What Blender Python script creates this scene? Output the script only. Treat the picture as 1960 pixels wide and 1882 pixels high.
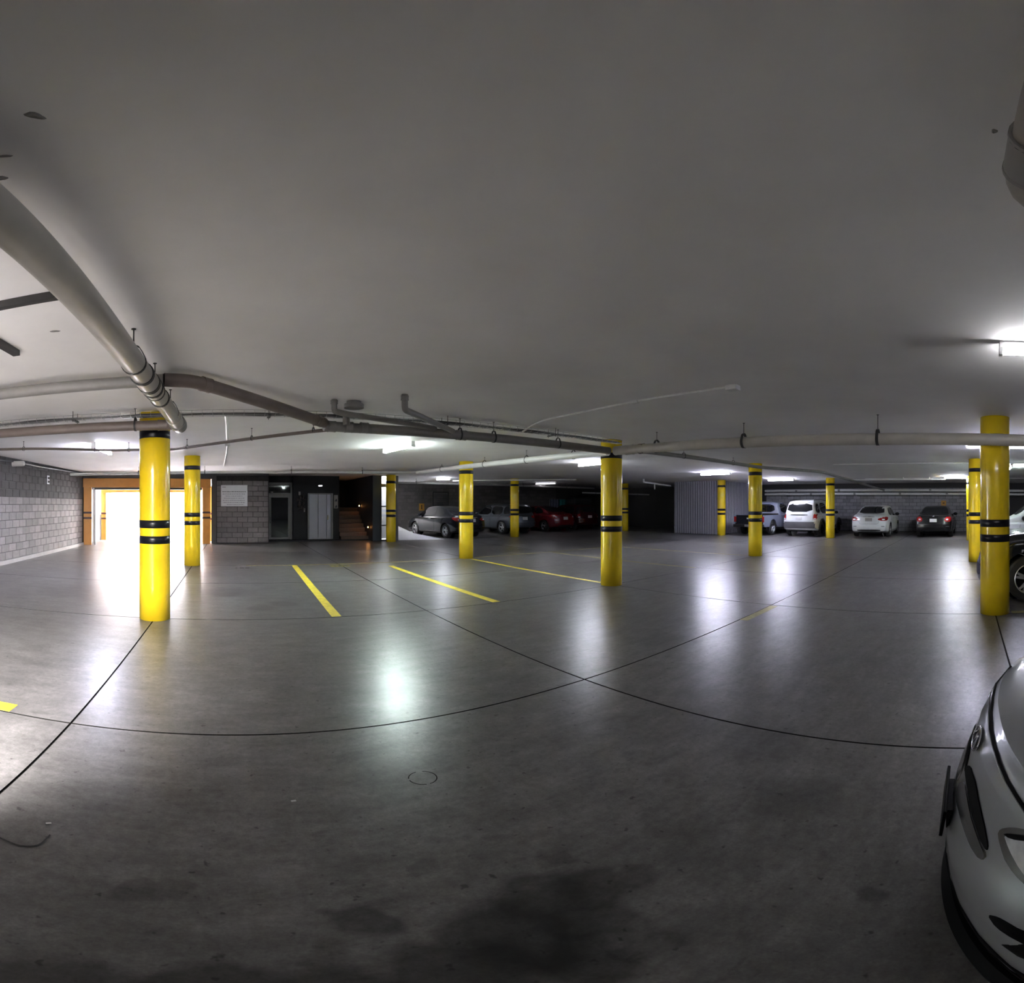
import bpy, bmesh, math, random
from math import pi, sin, cos, tan, atan, atan2, hypot, radians
from mathutils import Vector, Matrix
from mathutils.bvhtree import BVHTree

random.seed(7)
C = bpy.context.scene.collection
SC = bpy.context.scene
for o in list(bpy.data.objects):
    bpy.data.objects.remove(o)

# ------------------------------------------------------------------ camera
# The photograph is a cylindrical sweep: 892.66 px per radian both ways, horizon at row 966,
# the +Y axis of the garage at column 447.4.  Eye 1.5 m above the floor.
PX, ROW, COL, EYE = 892.66, 966.0, 447.4, 1.5
cam = bpy.data.cameras.new('camera')
cam.type = 'PANO'
for holder in (cam, getattr(cam, 'cycles', None)):
    try:
        holder.panorama_type = 'EQUIRECTANGULAR'
        holder.latitude_min = -(1882 - ROW) / PX
        holder.latitude_max = ROW / PX
        holder.longitude_min = -980 / PX
        holder.longitude_max = 980 / PX
    except Exception:
        pass
cam.clip_start = 0.02
cam.clip_end = 300
camo = bpy.data.objects.new('camera', cam)
C.objects.link(camo)
camo.location = (0, 0, EYE)
camo.rotation_euler = (pi / 2, 0, -(980 - COL) / PX)
SC.camera = camo

# ------------------------------------------------------------------ light, exposure
SC.view_settings.view_transform = 'Standard'
SC.view_settings.look = 'None'
SC.view_settings.exposure = 2.22
SC.view_settings.gamma = 1.0
SC.view_settings.use_curve_mapping = False
SC.cycles.sample_clamp_indirect = 60.0
SKY = 47.0
TUBE = 78.0
TUBE_NEAR = 22.0
w = bpy.data.worlds.new('overcast_sky')
SC.world = w
w.use_nodes = True
bg = w.node_tree.nodes['Background']
bg.inputs[0].default_value = (1.0, 0.965, 0.965, 1)
bg.inputs[1].default_value = SKY

def portal(name, loc, rot, sx, sy):
    l = bpy.data.lights.new(name, 'AREA')
    l.shape = 'RECTANGLE'
    l.size, l.size_y = sx, sy
    try:
        l.cycles.is_portal = True
    except Exception:
        return
    o = bpy.data.objects.new(name, l)
    C.objects.link(o)
    o.location = loc
    o.rotation_euler = rot
# sky openings (the portals only tell the renderer where the sky comes in)
portal('gate_portal', (-3.2, 19.05, 1.0), (radians(-90), 0, 0), 4.2, 2.0)
portal('left_sky_portal', (-1.95, -2.9, 2.72), (0, 0, 0), 1.3, 6.6)
portal('lightwell_portal', (6.22, 18.85, 2.72), (0, 0, 0), 0.72, 0.95)

# ------------------------------------------------------------------ materials
M = {}
def nd(nt, t, **k):
    n = nt.nodes.new(t)
    for a, b in k.items():
        setattr(n, a, b)
    return n

def mat(name, col, rough=0.5, metal=0.0, var=0.0, scale=6.0, bump=0.0, bscale=60.0, spec=0.5, coat=0.0,
        per_object=0.0, per_island=0.0, emit=None, estr=0.0, rvar=0.0, stretch=None):
    m = bpy.data.materials.new(name)
    m.use_nodes = True
    nt = m.node_tree
    b = nt.nodes['Principled BSDF']
    b.inputs['Roughness'].default_value = rough
    b.inputs['Metallic'].default_value = metal
    b.inputs['Specular IOR Level'].default_value = spec
    b.inputs['Coat Weight'].default_value = coat
    b.inputs['Coat Roughness'].default_value = 0.05
    geo = nd(nt, 'ShaderNodeNewGeometry')
    pos = geo.outputs['Position']
    if stretch:
        mp = nd(nt, 'ShaderNodeMapping')
        mp.inputs['Scale'].default_value = stretch
        nt.links.new(pos, mp.inputs['Vector'])
        pos = mp.outputs[0]
    no = nd(nt, 'ShaderNodeTexNoise')
    no.inputs['Scale'].default_value = scale
    no.inputs['Detail'].default_value = 8
    no.inputs['Roughness'].default_value = 0.62
    nt.links.new(pos, no.inputs['Vector'])
    mr = nd(nt, 'ShaderNodeMapRange')
    mr.inputs['From Min'].default_value = 0.25
    mr.inputs['From Max'].default_value = 0.75
    mr.inputs['To Min'].default_value = 1 - var
    mr.inputs['To Max'].default_value = 1 + var
    nt.links.new(no.outputs['Fac'], mr.inputs['Value'])
    f = mr.outputs['Result']
    def times(f, src, amt):
        r = nd(nt, 'ShaderNodeMapRange')
        r.inputs['To Min'].default_value = 1 - amt
        r.inputs['To Max'].default_value = 1 + amt
        nt.links.new(src, r.inputs['Value'])
        mu = nd(nt, 'ShaderNodeMath', operation='MULTIPLY')
        nt.links.new(f, mu.inputs[0])
        nt.links.new(r.outputs['Result'], mu.inputs[1])
        return mu.outputs[0]
    if per_object:
        f = times(f, nd(nt, 'ShaderNodeObjectInfo').outputs['Random'], per_object)
    if per_island:
        f = times(f, geo.outputs['Random Per Island'], per_island)
    vm = nd(nt, 'ShaderNodeVectorMath', operation='SCALE')
    vm.inputs[0].default_value = col[:3]
    nt.links.new(f, vm.inputs['Scale'])
    nt.links.new(vm.outputs[0], b.inputs['Base Color'])
    if rvar:
        rr = nd(nt, 'ShaderNodeMapRange')
        rr.inputs['From Min'].default_value = 0.3
        rr.inputs['From Max'].default_value = 0.7
        rr.inputs['To Min'].default_value = max(0.02, rough - rvar)
        rr.inputs['To Max'].default_value = rough + rvar
        nt.links.new(no.outputs['Fac'], rr.inputs['Value'])
        nt.links.new(rr.outputs['Result'], b.inputs['Roughness'])
    if bump:
        n2 = nd(nt, 'ShaderNodeTexNoise')
        n2.inputs['Scale'].default_value = bscale
        n2.inputs['Detail'].default_value = 4
        nt.links.new(pos, n2.inputs['Vector'])
        bp = nd(nt, 'ShaderNodeBump')
        bp.inputs['Strength'].default_value = bump
        bp.inputs['Distance'].default_value = 0.02
        nt.links.new(n2.outputs['Fac'], bp.inputs['Height'])
        nt.links.new(bp.outputs[0], b.inputs['Normal'])
    if emit:
        b.inputs['Emission Color'].default_value = (*emit, 1)
        b.inputs['Emission Strength'].default_value = estr
    M[name] = m
    return m

mat('yellow_paint', (0.78, 0.555, 0.012), 0.22, var=0.10, scale=3.0, bump=0.05, bscale=25, coat=0.3)
mat('black_paint', (0.006, 0.0065, 0.010), 0.3, var=0.2, spec=0.3)
mat('orange_paint', (0.62, 0.27, 0.045), 0.45, var=0.10, scale=5)
mat('maroon_paint', (0.045, 0.015, 0.014), 0.5)
mat('plaster', (0.84, 0.825, 0.82), 0.75, var=0.07, scale=0.9, bump=0.06, bscale=9)
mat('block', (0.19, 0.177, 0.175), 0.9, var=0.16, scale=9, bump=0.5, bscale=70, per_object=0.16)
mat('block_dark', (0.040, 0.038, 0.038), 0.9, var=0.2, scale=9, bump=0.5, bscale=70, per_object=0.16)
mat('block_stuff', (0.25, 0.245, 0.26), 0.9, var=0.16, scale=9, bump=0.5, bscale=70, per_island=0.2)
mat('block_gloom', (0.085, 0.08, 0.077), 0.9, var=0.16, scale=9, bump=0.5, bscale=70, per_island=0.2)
mat('mortar', (0.045, 0.043, 0.042), 0.95, var=0.2, scale=20)
mat('concrete_wall', (0.30, 0.29, 0.285), 0.85, var=0.14, scale=2.5, bump=0.2, bscale=30)
mat('concrete_dark', (0.10, 0.098, 0.098), 0.85, var=0.14, scale=2.5, bump=0.2, bscale=30)
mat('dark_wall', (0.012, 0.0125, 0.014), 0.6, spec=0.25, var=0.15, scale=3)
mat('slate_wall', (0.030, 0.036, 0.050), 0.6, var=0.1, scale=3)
mat('white_wall', (0.72, 0.72, 0.73), 0.7, var=0.04)
mat('grey_wall', (0.36, 0.36, 0.38), 0.7, var=0.05)
mat('street_wall', (0.10, 0.10, 0.105), 0.8, var=0.05)
mat('asphalt', (0.10, 0.10, 0.105), 0.85, var=0.1, scale=2)
mat('outside_ground', (0.20, 0.205, 0.215), 0.8, var=0.06, scale=1)
mat('ramp_concrete', (0.52, 0.53, 0.56), 0.7, var=0.08, scale=2)
mat('joint', (0.014, 0.013, 0.012), 0.95, var=0.3, scale=30, spec=0.1)
mat('line_paint', (0.66, 0.52, 0.030), 0.5, var=0.30, scale=9)
mat('line_faded', (0.30, 0.26, 0.09), 0.5, var=0.40, scale=12)
mat('pvc', (0.47, 0.445, 0.40), 0.35, var=0.10, scale=5, rvar=0.08)
mat('pvc_stained', (0.27, 0.245, 0.22), 0.4, var=0.25, scale=7)
mat('pvc_white', (0.66, 0.655, 0.63), 0.35, var=0.06, scale=5)
mat('pipe_brown', (0.16, 0.128, 0.112), 0.4, var=0.18, scale=5, rvar=0.08)
mat('pipe_grey', (0.22, 0.21, 0.20), 0.45, var=0.12, scale=7)
mat('galvanised', (0.33, 0.33, 0.33), 0.45, metal=0.5, var=0.12, scale=20)
mat('hanger_steel', (0.045, 0.045, 0.045), 0.5, metal=0.3, var=0.2)
mat('cable', (0.018, 0.018, 0.018), 0.6)
mat('strut', (0.045, 0.043, 0.042), 0.5, metal=0.3, var=0.15, scale=15)
mat('aluminium', (0.17, 0.17, 0.17), 0.4, metal=0.4, var=0.06)
mat('steel_door', (0.28, 0.28, 0.32), 0.32, metal=0.75, var=0.06, scale=4, stretch=(1, 1, 0.15))
mat('dark_glass', (0.008, 0.009, 0.010), 0.04, spec=0.6)
mat('white_sign', (0.68, 0.71, 0.74), 0.45, var=0.03)
mat('sign_ink', (0.03, 0.035, 0.05), 0.6)
mat('sign_ink_soft', (0.17, 0.18, 0.23), 0.6)
mat('step_tile', (0.085, 0.05, 0.034), 0.5, var=0.15, scale=8)
mat('poster_dark', (0.050, 0.040, 0.036), 0.6, var=0.9, scale=9)
mat('corrugated', (0.32, 0.32, 0.36), 0.45, metal=0.2, var=0.06)
mat('teal_cloth', (0.03, 0.22, 0.21), 0.8, var=0.2)
mat('blue_grey_cloth', (0.12, 0.13, 0.19), 0.8, var=0.35, scale=8)
mat('tarp', (0.012, 0.012, 0.013), 0.7, var=0.3)
mat('tyre', (0.012, 0.012, 0.012), 0.75, var=0.2, scale=30)
mat('alloy', (0.52, 0.52, 0.54), 0.3, metal=0.7, var=0.05)
mat('lip_black', (0.0025, 0.0025, 0.0028), 0.4, spec=0.05)
mat('plate_white', (0.50, 0.50, 0.50), 0.5, var=0.12, scale=60)
mat('red_lens', (0.26, 0.012, 0.012), 0.12, var=0.25, scale=14, coat=0.5)
mat('clear_lens', (0.62, 0.64, 0.66), 0.12, var=0.25, scale=18, metal=0.3, coat=0.5)
mat('chrome', (0.72, 0.72, 0.74), 0.12, metal=1.0)
mat('chrome_dull', (0.30, 0.295, 0.29), 0.22, metal=0.9, var=0.05)
mat('black_plastic', (0.008, 0.008, 0.009), 0.55, spec=0.25, var=0.15, scale=30)
mat('gloss_black', (0.006, 0.006, 0.007), 0.12, coat=0.5)
mat('lintel', (0.06, 0.058, 0.057), 0.9)
mat('under', (0.005, 0.005, 0.005), 0.9, spec=0.1)
mat('cladding', (0.055, 0.055, 0.058), 0.55, var=0.1)
mat('silver_paint', (0.36, 0.375, 0.39), 0.30, metal=0.55, var=0.02, scale=40, coat=1.0)
mat('white_car', (0.50, 0.52, 0.52), 0.28, var=0.02, coat=0.4)
mat('black_car', (0.006, 0.007, 0.010), 0.16, spec=0.35, coat=0.15)
mat('charcoal_car', (0.010, 0.010, 0.0105), 0.2, spec=0.35, coat=0.15)
mat('grey_car', (0.060, 0.070, 0.082), 0.25, metal=0.3, coat=0.3)
mat('red_car', (0.13, 0.006, 0.010), 0.2, coat=0.3)
mat('maroon_car', (0.040, 0.004, 0.006), 0.22, coat=0.2)
mat('blue_car', (0.30, 0.33, 0.43), 0.25, metal=0.4, coat=1.0)
mat('housing', (0.70, 0.70, 0.70), 0.5, var=0.03)
mat('paper_scrap', (0.5, 0.5, 0.48), 0.8)
mat('amber_sign', (0.45, 0.22, 0.02), 0.5, var=0.2, scale=20)
for nm, c in (('tube_cool', (0.84, 0.88, 1.0)), ('tube_green', (0.84, 1.0, 0.95)), ('tube_violet', (0.78, 0.79, 1.0))):
    mat(nm, (0.8, 0.8, 0.8), 0.4, emit=c, estr=TUBE)
mat('tube_near', (0.8, 0.8, 0.8), 0.4, emit=(0.97, 0.97, 1.0), estr=TUBE_NEAR)
mat('lamp_white', (0.8, 0.8, 0.8), 0.4, emit=(0.9, 0.9, 1.0), estr=2.5)
mat('lamp_warm', (0.8, 0.7, 0.5), 0.4, emit=(1.0, 0.42, 0.12), estr=40)

# polished concrete floor: tone patches, drag marks, oil stains (at their own places), dark flecks
def floor_material():
    m = bpy.data.materials.new('polished_concrete')
    m.use_nodes = True
    nt = m.node_tree
    L = nt.links.new
    b = nt.nodes['Principled BSDF']
    geo = nd(nt, 'ShaderNodeNewGeometry')
    def noise(scale, detail=6, stretch=None, rough=0.6):
        n = nd(nt, 'ShaderNodeTexNoise')
        n.inputs['Scale'].default_value = scale
        n.inputs['Detail'].default_value = detail
        n.inputs['Roughness'].default_value = rough
        src = geo.outputs['Position']
        if stretch:
            mp = nd(nt, 'ShaderNodeMapping')
            mp.inputs['Scale'].default_value = stretch
            mp.inputs['Rotation'].default_value = (0, 0, 0.5)
            L(src, mp.inputs['Vector'])
            src = mp.outputs[0]
        L(src, n.inputs['Vector'])
        return n.outputs['Fac']
    def rng(v, a, bb, c, d):
        r = nd(nt, 'ShaderNodeMapRange')
        for k, x in zip(('From Min', 'From Max', 'To Min', 'To Max'), (a, bb, c, d)):
            r.inputs[k].default_value = x
        L(v, r.inputs['Value'])
        return r.outputs['Result']
    def mul(a, bb):
        n = nd(nt, 'ShaderNodeMath', operation='MULTIPLY')
        L(a, n.inputs[0]); L(bb, n.inputs[1])
        return n.outputs[0]
    tone = mul(rng(noise(0.55), 0.1, 0.9, 0.64, 1.36), rng(noise(4.0, 14, None, 0.78), 0.2, 0.8, 0.52, 1.48))
    tone = mul(tone, mul(rng(noise(26, 5), 0.2, 0.8, 0.70, 1.30), rng(noise(95, 3), 0.2, 0.8, 0.80, 1.20)))
    tone = mul(tone, rng(noise(2.0, 7, (1.0, 7.0, 1.0)), 0.30, 0.70, 0.96, 1.04))
    flecks = mul(rng(noise(19, 2), 0.27, 0.34, 0.40, 1.0), rng(noise(5.0, 6, (1.0, 2.2, 1.0), 0.7), 0.27, 0.42, 0.58, 1.0))
    tone = mul(tone, flecks)
    smears = rng(noise(2.6, 6, (1.0, 3.0, 1.0)), 0.2, 0.8, 0.64, 1.30)
    tone = mul(tone, smears)
    # oil stains: centre, radius, darkness
    warp = nd(nt, 'ShaderNodeTexNoise')
    warp.inputs['Scale'].default_value = 4.5
    warp.inputs['Detail'].default_value = 6
    L(geo.outputs['Position'], warp.inputs['Vector'])
    ws = nd(nt, 'ShaderNodeVectorMath', operation='MULTIPLY_ADD')
    L(warp.outputs['Color'], ws.inputs[0])
    ws.inputs[1].default_value = (0.26, 0.26, 0)
    ws.inputs[2].default_value = (-0.13, -0.13, 0)
    wp = nd(nt, 'ShaderNodeVectorMath', operation='ADD')
    L(geo.outputs['Position'], wp.inputs[0]); L(ws.outputs[0], wp.inputs[1])
    stains = [(0.83, 1.08, 0.15, 0.42), (0.96, 1.00, 0.12, 0.46), (0.66, 0.93, 0.20, 0.36), (0.84, 0.86, 0.12, 0.5), (0.45, 0.85, 0.18, 0.36), (0.68, 0.74, 0.14, 0.42), (1.12, 0.95, 0.08, 0.6),
              (0.20, 0.83, 0.15, 0.40), (-0.05, 0.83, 0.17, 0.42), (-0.34, 0.82, 0.17, 0.42), (0.345, 1.155, 0.085, 0.48), (1.04, 1.21, 0.07, 0.62), (0.2, 1.02, 0.07, 0.7),
              (-0.29, 1.33, 0.085, 0.62), (-0.17, 1.38, 0.06, 0.66), (1.93, 0.74, 0.22, 0.76), (0.85, 0.70, 0.09, 0.72), (-0.75, 9.9, 0.5, 0.7), (1.45, 1.10, 0.10, 0.75), (0.62, 1.42, 0.05, 0.7),
              (0.39, 6.65, 0.22, 0.55), (-0.1, 7.9, 0.45, 0.7), (2.6, 9.6, 0.5, 0.75), (5.6, 8.2, 0.35, 0.65), (4.9, 4.6, 0.3, 0.75), (1.9, 1.6, 0.12, 0.8), (0.75, 6.9, 0.2, 0.6), (3.9, 6.3, 0.25, 0.75),
              (9.2, 8.6, 0.6, 0.75), (4.0, 3.0, 0.35, 0.8), (-2.6, 7.6, 0.7, 0.8), (8.2, 3.9, 0.8, 0.8), (1.1, 3.4, 0.2, 0.8), (2.4, 1.1, 0.25, 0.78), (2.2, 2.0, 0.18, 0.8), (1.32, 0.30, 0.05, 0.6)]
    for x, y, r, d in stains:
        dn = nd(nt, 'ShaderNodeVectorMath', operation='DISTANCE')
        L(wp.outputs[0], dn.inputs[0])
        dn.inputs[1].default_value = (x, y, 0)
        tone = mul(tone, rng(dn.outputs['Value'], r * 0.72, r * 1.12, d, 1.0))
    vm = nd(nt, 'ShaderNodeVectorMath', operation='SCALE')
    vm.inputs[0].default_value = (0.125, 0.120, 0.1165)
    L(tone, vm.inputs['Scale'])
    L(vm.outputs[0], b.inputs['Base Color'])
    L(rng(noise(1.6, 7), 0.0, 1.0, 0.278, 0.335), b.inputs['Roughness'])
    b.inputs['Specular IOR Level'].default_value = 0.36
    bp = nd(nt, 'ShaderNodeBump')
    bp.inputs['Strength'].default_value = 0.04
    bp.inputs['Distance'].default_value = 0.01
    L(noise(7, 6), bp.inputs['Height'])
    L(bp.outputs[0], b.inputs['Normal'])
    M['floor'] = m
floor_material()

def glass_material():
    m = bpy.data.materials.new('clear_glass')
    m.use_nodes = True
    nt = m.node_tree
    out = nt.nodes['Material Output']
    nt.nodes.remove(nt.nodes['Principled BSDF'])
    tr = nd(nt, 'ShaderNodeBsdfTransparent')
    tr.inputs[0].default_value = (0.92, 0.95, 0.97, 1)
    gl = nd(nt, 'ShaderNodeBsdfGlossy')
    gl.inputs['Roughness'].default_value = 0.02
    fr = nd(nt, 'ShaderNodeFresnel')
    mx = nd(nt, 'ShaderNodeMixShader')
    nt.links.new(fr.outputs[0], mx.inputs[0])
    nt.links.new(tr.outputs[0], mx.inputs[1])
    nt.links.new(gl.outputs[0], mx.inputs[2])
    nt.links.new(mx.outputs[0], out.inputs[0])
    M['glass'] = m
glass_material()

# ------------------------------------------------------------------ helpers
def tag(o, label=None, cat=None, group=None, kind=None):
    if label: o['label'] = label
    if cat: o['category'] = cat
    if group: o['group'] = group
    if kind: o['kind'] = kind
    return o

def thing(name, label, cat, loc=(0, 0, 0), rz=0.0, group=None):
    o = bpy.data.objects.new(name, None)
    o.empty_display_size = 0.2
    C.objects.link(o)
    o.location = loc
    o.rotation_euler = (0, 0, rz)
    return tag(o, label, cat, group)

def link(name, me, m, parent=None, loc=None, smooth=None):
    if m is not None and not me.materials:
        me.materials.append(M[m] if isinstance(m, str) else m)
    o = bpy.data.objects.new(name, me)
    C.objects.link(o)
    if parent is not None: o.parent = parent
    if loc is not None: o.location = loc
    return o

def obj(name, bm, m, parent=None, loc=None, smooth=False, bevel=0.0):
    me = bpy.data.meshes.new(name)
    bmesh.ops.recalc_face_normals(bm, faces=bm.faces)
    if smooth:
        for f in bm.faces: f.smooth = True
        lim = radians(38)
        for e in bm.edges:
            if len(e.link_faces) == 2 and e.calc_face_angle(0) > lim: e.smooth = False
    bm.to_mesh(me)
    bm.free()
    o = link(name, me, m, parent, loc)
    if bevel:
        md = o.modifiers.new('edge', 'BEVEL')
        md.width = bevel
        md.segments = 2
        md.limit_method = 'ANGLE'
    return o

def box(bm, x0, x1, y0, y1, z0, z1):
    v = [bm.verts.new((x, y, z)) for z in (z0, z1) for y in (y0, y1) for x in (x0, x1)]
    for f in ((0, 2, 3, 1), (4, 5, 7, 6), (0, 1, 5, 4), (2, 6, 7, 3), (0, 4, 6, 2), (1, 3, 7, 5)):
        bm.faces.new([v[i] for i in f])

def boxm(*a):
    bm = bmesh.new()
    box(bm, *a)
    return bm

def cbox(cx, cy, cz, sx, sy, sz):
    return boxm(cx - sx / 2, cx + sx / 2, cy - sy / 2, cy + sy / 2, cz - sz / 2, cz + sz / 2)

def lathe(bm, prof, seg=32, axis='z', c=(0, 0, 0), cap=True):
    """prof: list of (r, h); revolve about axis through c"""
    rings = []
    for r, h in prof:
        ring = []
        for k in range(seg):
            a = 2 * pi * k / seg
            if axis == 'z': p = (c[0] + r * cos(a), c[1] + r * sin(a), c[2] + h)
            elif axis == 'y': p = (c[0] + r * cos(a), c[1] + h, c[2] + r * sin(a))
            else: p = (c[0] + h, c[1] + r * cos(a), c[2] + r * sin(a))
            ring.append(bm.verts.new(p))
        rings.append(ring)
    for a, b in zip(rings, rings[1:]):
        for k in range(seg):
            bm.faces.new((a[k], a[(k + 1) % seg], b[(k + 1) % seg], b[k]))
    if cap:
        bm.faces.new(rings[0])
        bm.faces.new(list(reversed(rings[-1])))

def round_path(pts, r=0.12, n=6):
    """round the corners of a polyline"""
    P = [Vector(p) for p in pts]
    out = [P[0]]
    for a, b, c in zip(P, P[1:], P[2:]):
        u, v = (a - b), (c - b)
        d = min(r, u.length * 0.45, v.length * 0.45)
        p0, p1 = b + u.normalized() * d, b + v.normalized() * d
        for k in range(n + 1):
            t = k / n
            out.append(p0 * (1 - t) ** 2 + b * 2 * t * (1 - t) + p1 * t * t)
    out.append(P[-1])
    return out

def tube(bm, pts, r, seg=14, cap=True):
    P = [Vector(p) for p in pts]
    up = Vector((0, 0, 1))
    rings = []
    prev = None
    for i, p in enumerate(P):
        t = (P[min(i + 1, len(P) - 1)] - P[max(i - 1, 0)]).normalized()
        if prev is None:
            ref = up if abs(t.dot(up)) < 0.9 else Vector((1, 0, 0))
            x = t.cross(ref).normalized()
        else:
            x = (prev - t * prev.dot(t)).normalized()
        prev = x
        y = t.cross(x)
        rings.append([bm.verts.new(p + x * (r * cos(2 * pi * k / seg)) + y * (r * sin(2 * pi * k / seg))) for k in range(seg)])
    for a, b in zip(rings, rings[1:]):
        for k in range(seg):
            bm.faces.new((a[k], a[(k + 1) % seg], b[(k + 1) % seg], b[k]))
    if cap:
        bm.faces.new(rings[0])
        bm.faces.new(list(reversed(rings[-1])))

def tubem(pts, r, seg=14):
    bm = bmesh.new()
    tube(bm, pts, r, seg)
    return bm

def pchip(xs, ys):
    n = len(xs)
    h = [xs[i + 1] - xs[i] for i in range(n - 1)]
    d = [(ys[i + 1] - ys[i]) / h[i] for i in range(n - 1)]
    m = [0.0] * n
    m[0], m[-1] = d[0], d[-1]
    for i in range(1, n - 1):
        if d[i - 1] * d[i] > 0:
            w1, w2 = 2 * h[i] + h[i - 1], h[i] + 2 * h[i - 1]
            m[i] = (w1 + w2) / (w1 / d[i - 1] + w2 / d[i])
    def f(x):
        x = min(max(x, xs[0]), xs[-1])
        i = 0
        while i < n - 2 and x > xs[i + 1]: i += 1
        t = (x - xs[i]) / h[i]
        return ((1 + 2 * t) * (1 - t) ** 2 * ys[i] + t * (1 - t) ** 2 * h[i] * m[i] + t * t * (3 - 2 * t) * ys[i + 1] + t * t * (t - 1) * h[i] * m[i + 1])
    return f

def lerp_table(tab):
    xs = [a for a, b in tab]; ys = [b for a, b in tab]
    def f(x):
        if x <= xs[0]: return ys[0]
        for i in range(len(xs) - 1):
            if x <= xs[i + 1]:
                t = (x - xs[i]) / (xs[i + 1] - xs[i])
                return ys[i] + t * (ys[i + 1] - ys[i])
        return ys[-1]
    return f

def smooth01(a, b, x):
    t = min(max((x - a) / (b - a), 0), 1)
    return t * t * (3 - 2 * t)
# ------------------------------------------------------------------ the setting
H = 2.70
def struct(name, bm, m, label, cat, parent=None, **k):
    o = obj(name, bm, m, parent, **k)
    return tag(o, label, cat, kind='structure')

# floor: slabs cast between sawn joints, on a dark bed that shows in the joints
bm = boxm(-7, 27, -9, 26, -0.30, -0.012)
floor = struct('floor', bm, 'joint', 'grey polished concrete floor with thin dark joints and painted bay lines', 'floor')
jx = [-5.6, -1.014, 2.604, 6.276, 9.25, 12.27, 15.9, 19.8, 25.8]
jy = [-6.8, -3.6, -0.39, 2.783, 5.95, 8.80, 11.45, 14.6, 18.25, 24.4]
def slab(x0, x1, y0, y1, g=0.007):
    bm = bmesh.new()
    ch = 0.001
    lo = [bm.verts.new((x, y, -0.012)) for x, y in ((x0 + g, y0 + g), (x1 - g, y0 + g), (x1 - g, y1 - g), (x0 + g, y1 - g))]
    mi = [bm.verts.new((v.co.x, v.co.y, -0.004)) for v in lo]
    hi = [bm.verts.new((x, y, 0.0)) for x, y in ((x0 + g + ch, y0 + g + ch), (x1 - g - ch, y0 + g + ch), (x1 - g - ch, y1 - g - ch), (x0 + g + ch, y1 - g - ch))]
    for a, b in ((lo, mi), (mi, hi)):
        for k in range(4):
            bm.faces.new((a[k], a[(k + 1) % 4], b[(k + 1) % 4], b[k]))
    bm.faces.new(hi)
    o = obj('slab', bm, 'floor', floor)
    o.data.materials.append(M['joint'])
    for p in o.data.polygons:
        if p.area < 0.2: p.material_index = 1
    return o
for a, b in zip(jx, jx[1:]):
    for c, d in zip(jy, jy[1:]):
        slab(a, b, c, d)

def flat(pts, z=0.0025):
    bm = bmesh.new()
    lo = [bm.verts.new((x, y, 0.0002)) for x, y in pts]
    hi = [bm.verts.new((x, y, z)) for x, y in pts]
    n = len(pts)
    for k in range(n): bm.faces.new((lo[k], lo[(k + 1) % n], hi[(k + 1) % n], hi[k]))
    bm.faces.new(hi)
    return bm
def stripe(x0, y0, x1, y1, wd, m='line_paint'):
    d = Vector((x1 - x0, y1 - y0, 0)).normalized() * (wd / 2)
    return obj('painted_line', flat([(x0 - d.y, y0 + d.x), (x0 + d.y, y0 - d.x), (x1 + d.y, y1 - d.x), (x1 - d.y, y1 + d.x)]), m, floor)
stripe(1.48, 11.35, 1.34, 5.98, 0.13)
stripe(3.74, 10.70, 3.78, 5.98, 0.13)
stripe(6.26, 11.20, 6.30, 6.24, 0.10)
stripe(9.20, 11.25, 9.20, 6.05, 0.10, 'line_faded')
stripe(12.20, 11.25, 12.22, 6.25, 0.10, 'line_faded')
stripe(0.30, 11.38, 6.0, 11.38, 0.08, 'line_faded')
stripe(6.5, 11.45, 12.1, 11.45, 0.08, 'line_faded')
stripe(5.26, 2.72, 6.22, 2.72, 0.11, 'line_faded')
stripe(-2.6, 2.86, -1.46, 2.86, 0.13)
stripe(6.36, -0.62, 6.36, -5.2, 0.12, 'line_faded')
# worn bay numbers stencilled on the floor (unreadable in the photograph: strokes only)
def bay_mark(x, y, patch):
    bm = bmesh.new()
    if patch:
        p = obj('bay_number_patch', flat([(x - 0.24, y - 0.15), (x + 0.24, y - 0.15), (x + 0.24, y + 0.15), (x - 0.24, y + 0.15)], 0.002), 'line_faded', floor)
    for dx, wd in ((-0.13, 0.04), (0.0, 0.09), (0.13, 0.09)):
        box(bm, x + dx - wd / 2, x + dx + wd / 2, y - 0.09, y + 0.09, 0.0021, 0.0032)
    obj('bay_number', bm, 'black_paint', floor)
bay_mark(2.56, 11.05, True)
bay_mark(0.19, 10.95, False)
bay_mark(4.74, 10.75, False)
# round core-drill patch ring in the slab
bm = bmesh.new()
for k in range(26):
    if k in (5, 6, 12, 19): continue
    a0, a1 = 2 * pi * k / 26, 2 * pi * (k + 1) / 26
    r = 0.066
    v = [bm.verts.new((0.89 + q * cos(a) , 2.075 + q * sin(a), 0.0015)) for q, a in ((r, a0), (r + 0.006, a0), (r + 0.006, a1), (r, a1))]
    bm.faces.new(v)
obj('filled_core_ring', bm, 'joint', floor)

# ceiling: one slab with the sky openings left out, plus an unseen roof added to shade the gate
bm = bmesh.new()
for a in ((-5.8, -1.3, -7.0, -6.6), (-5.8, -1.3, 0.4, 18.3), (-5.8, -2.6, -6.6, 0.4), (-1.3, 26, -7.0, 18.3), (-0.9, 5.86, 18.3, 23.8), (-7.0, -0.9, 18.3, 24.7), (5.86, 6.62, 19.36, 23.8),
          (6.62, 26, 18.3, 24.6)):
    box(bm, a[0], a[1], a[2], a[3], H, H + 0.28)
ceiling = struct('ceiling', bm, 'plaster', 'smooth pale grey painted concrete ceiling slab with faint cracks', 'ceiling')
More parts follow.
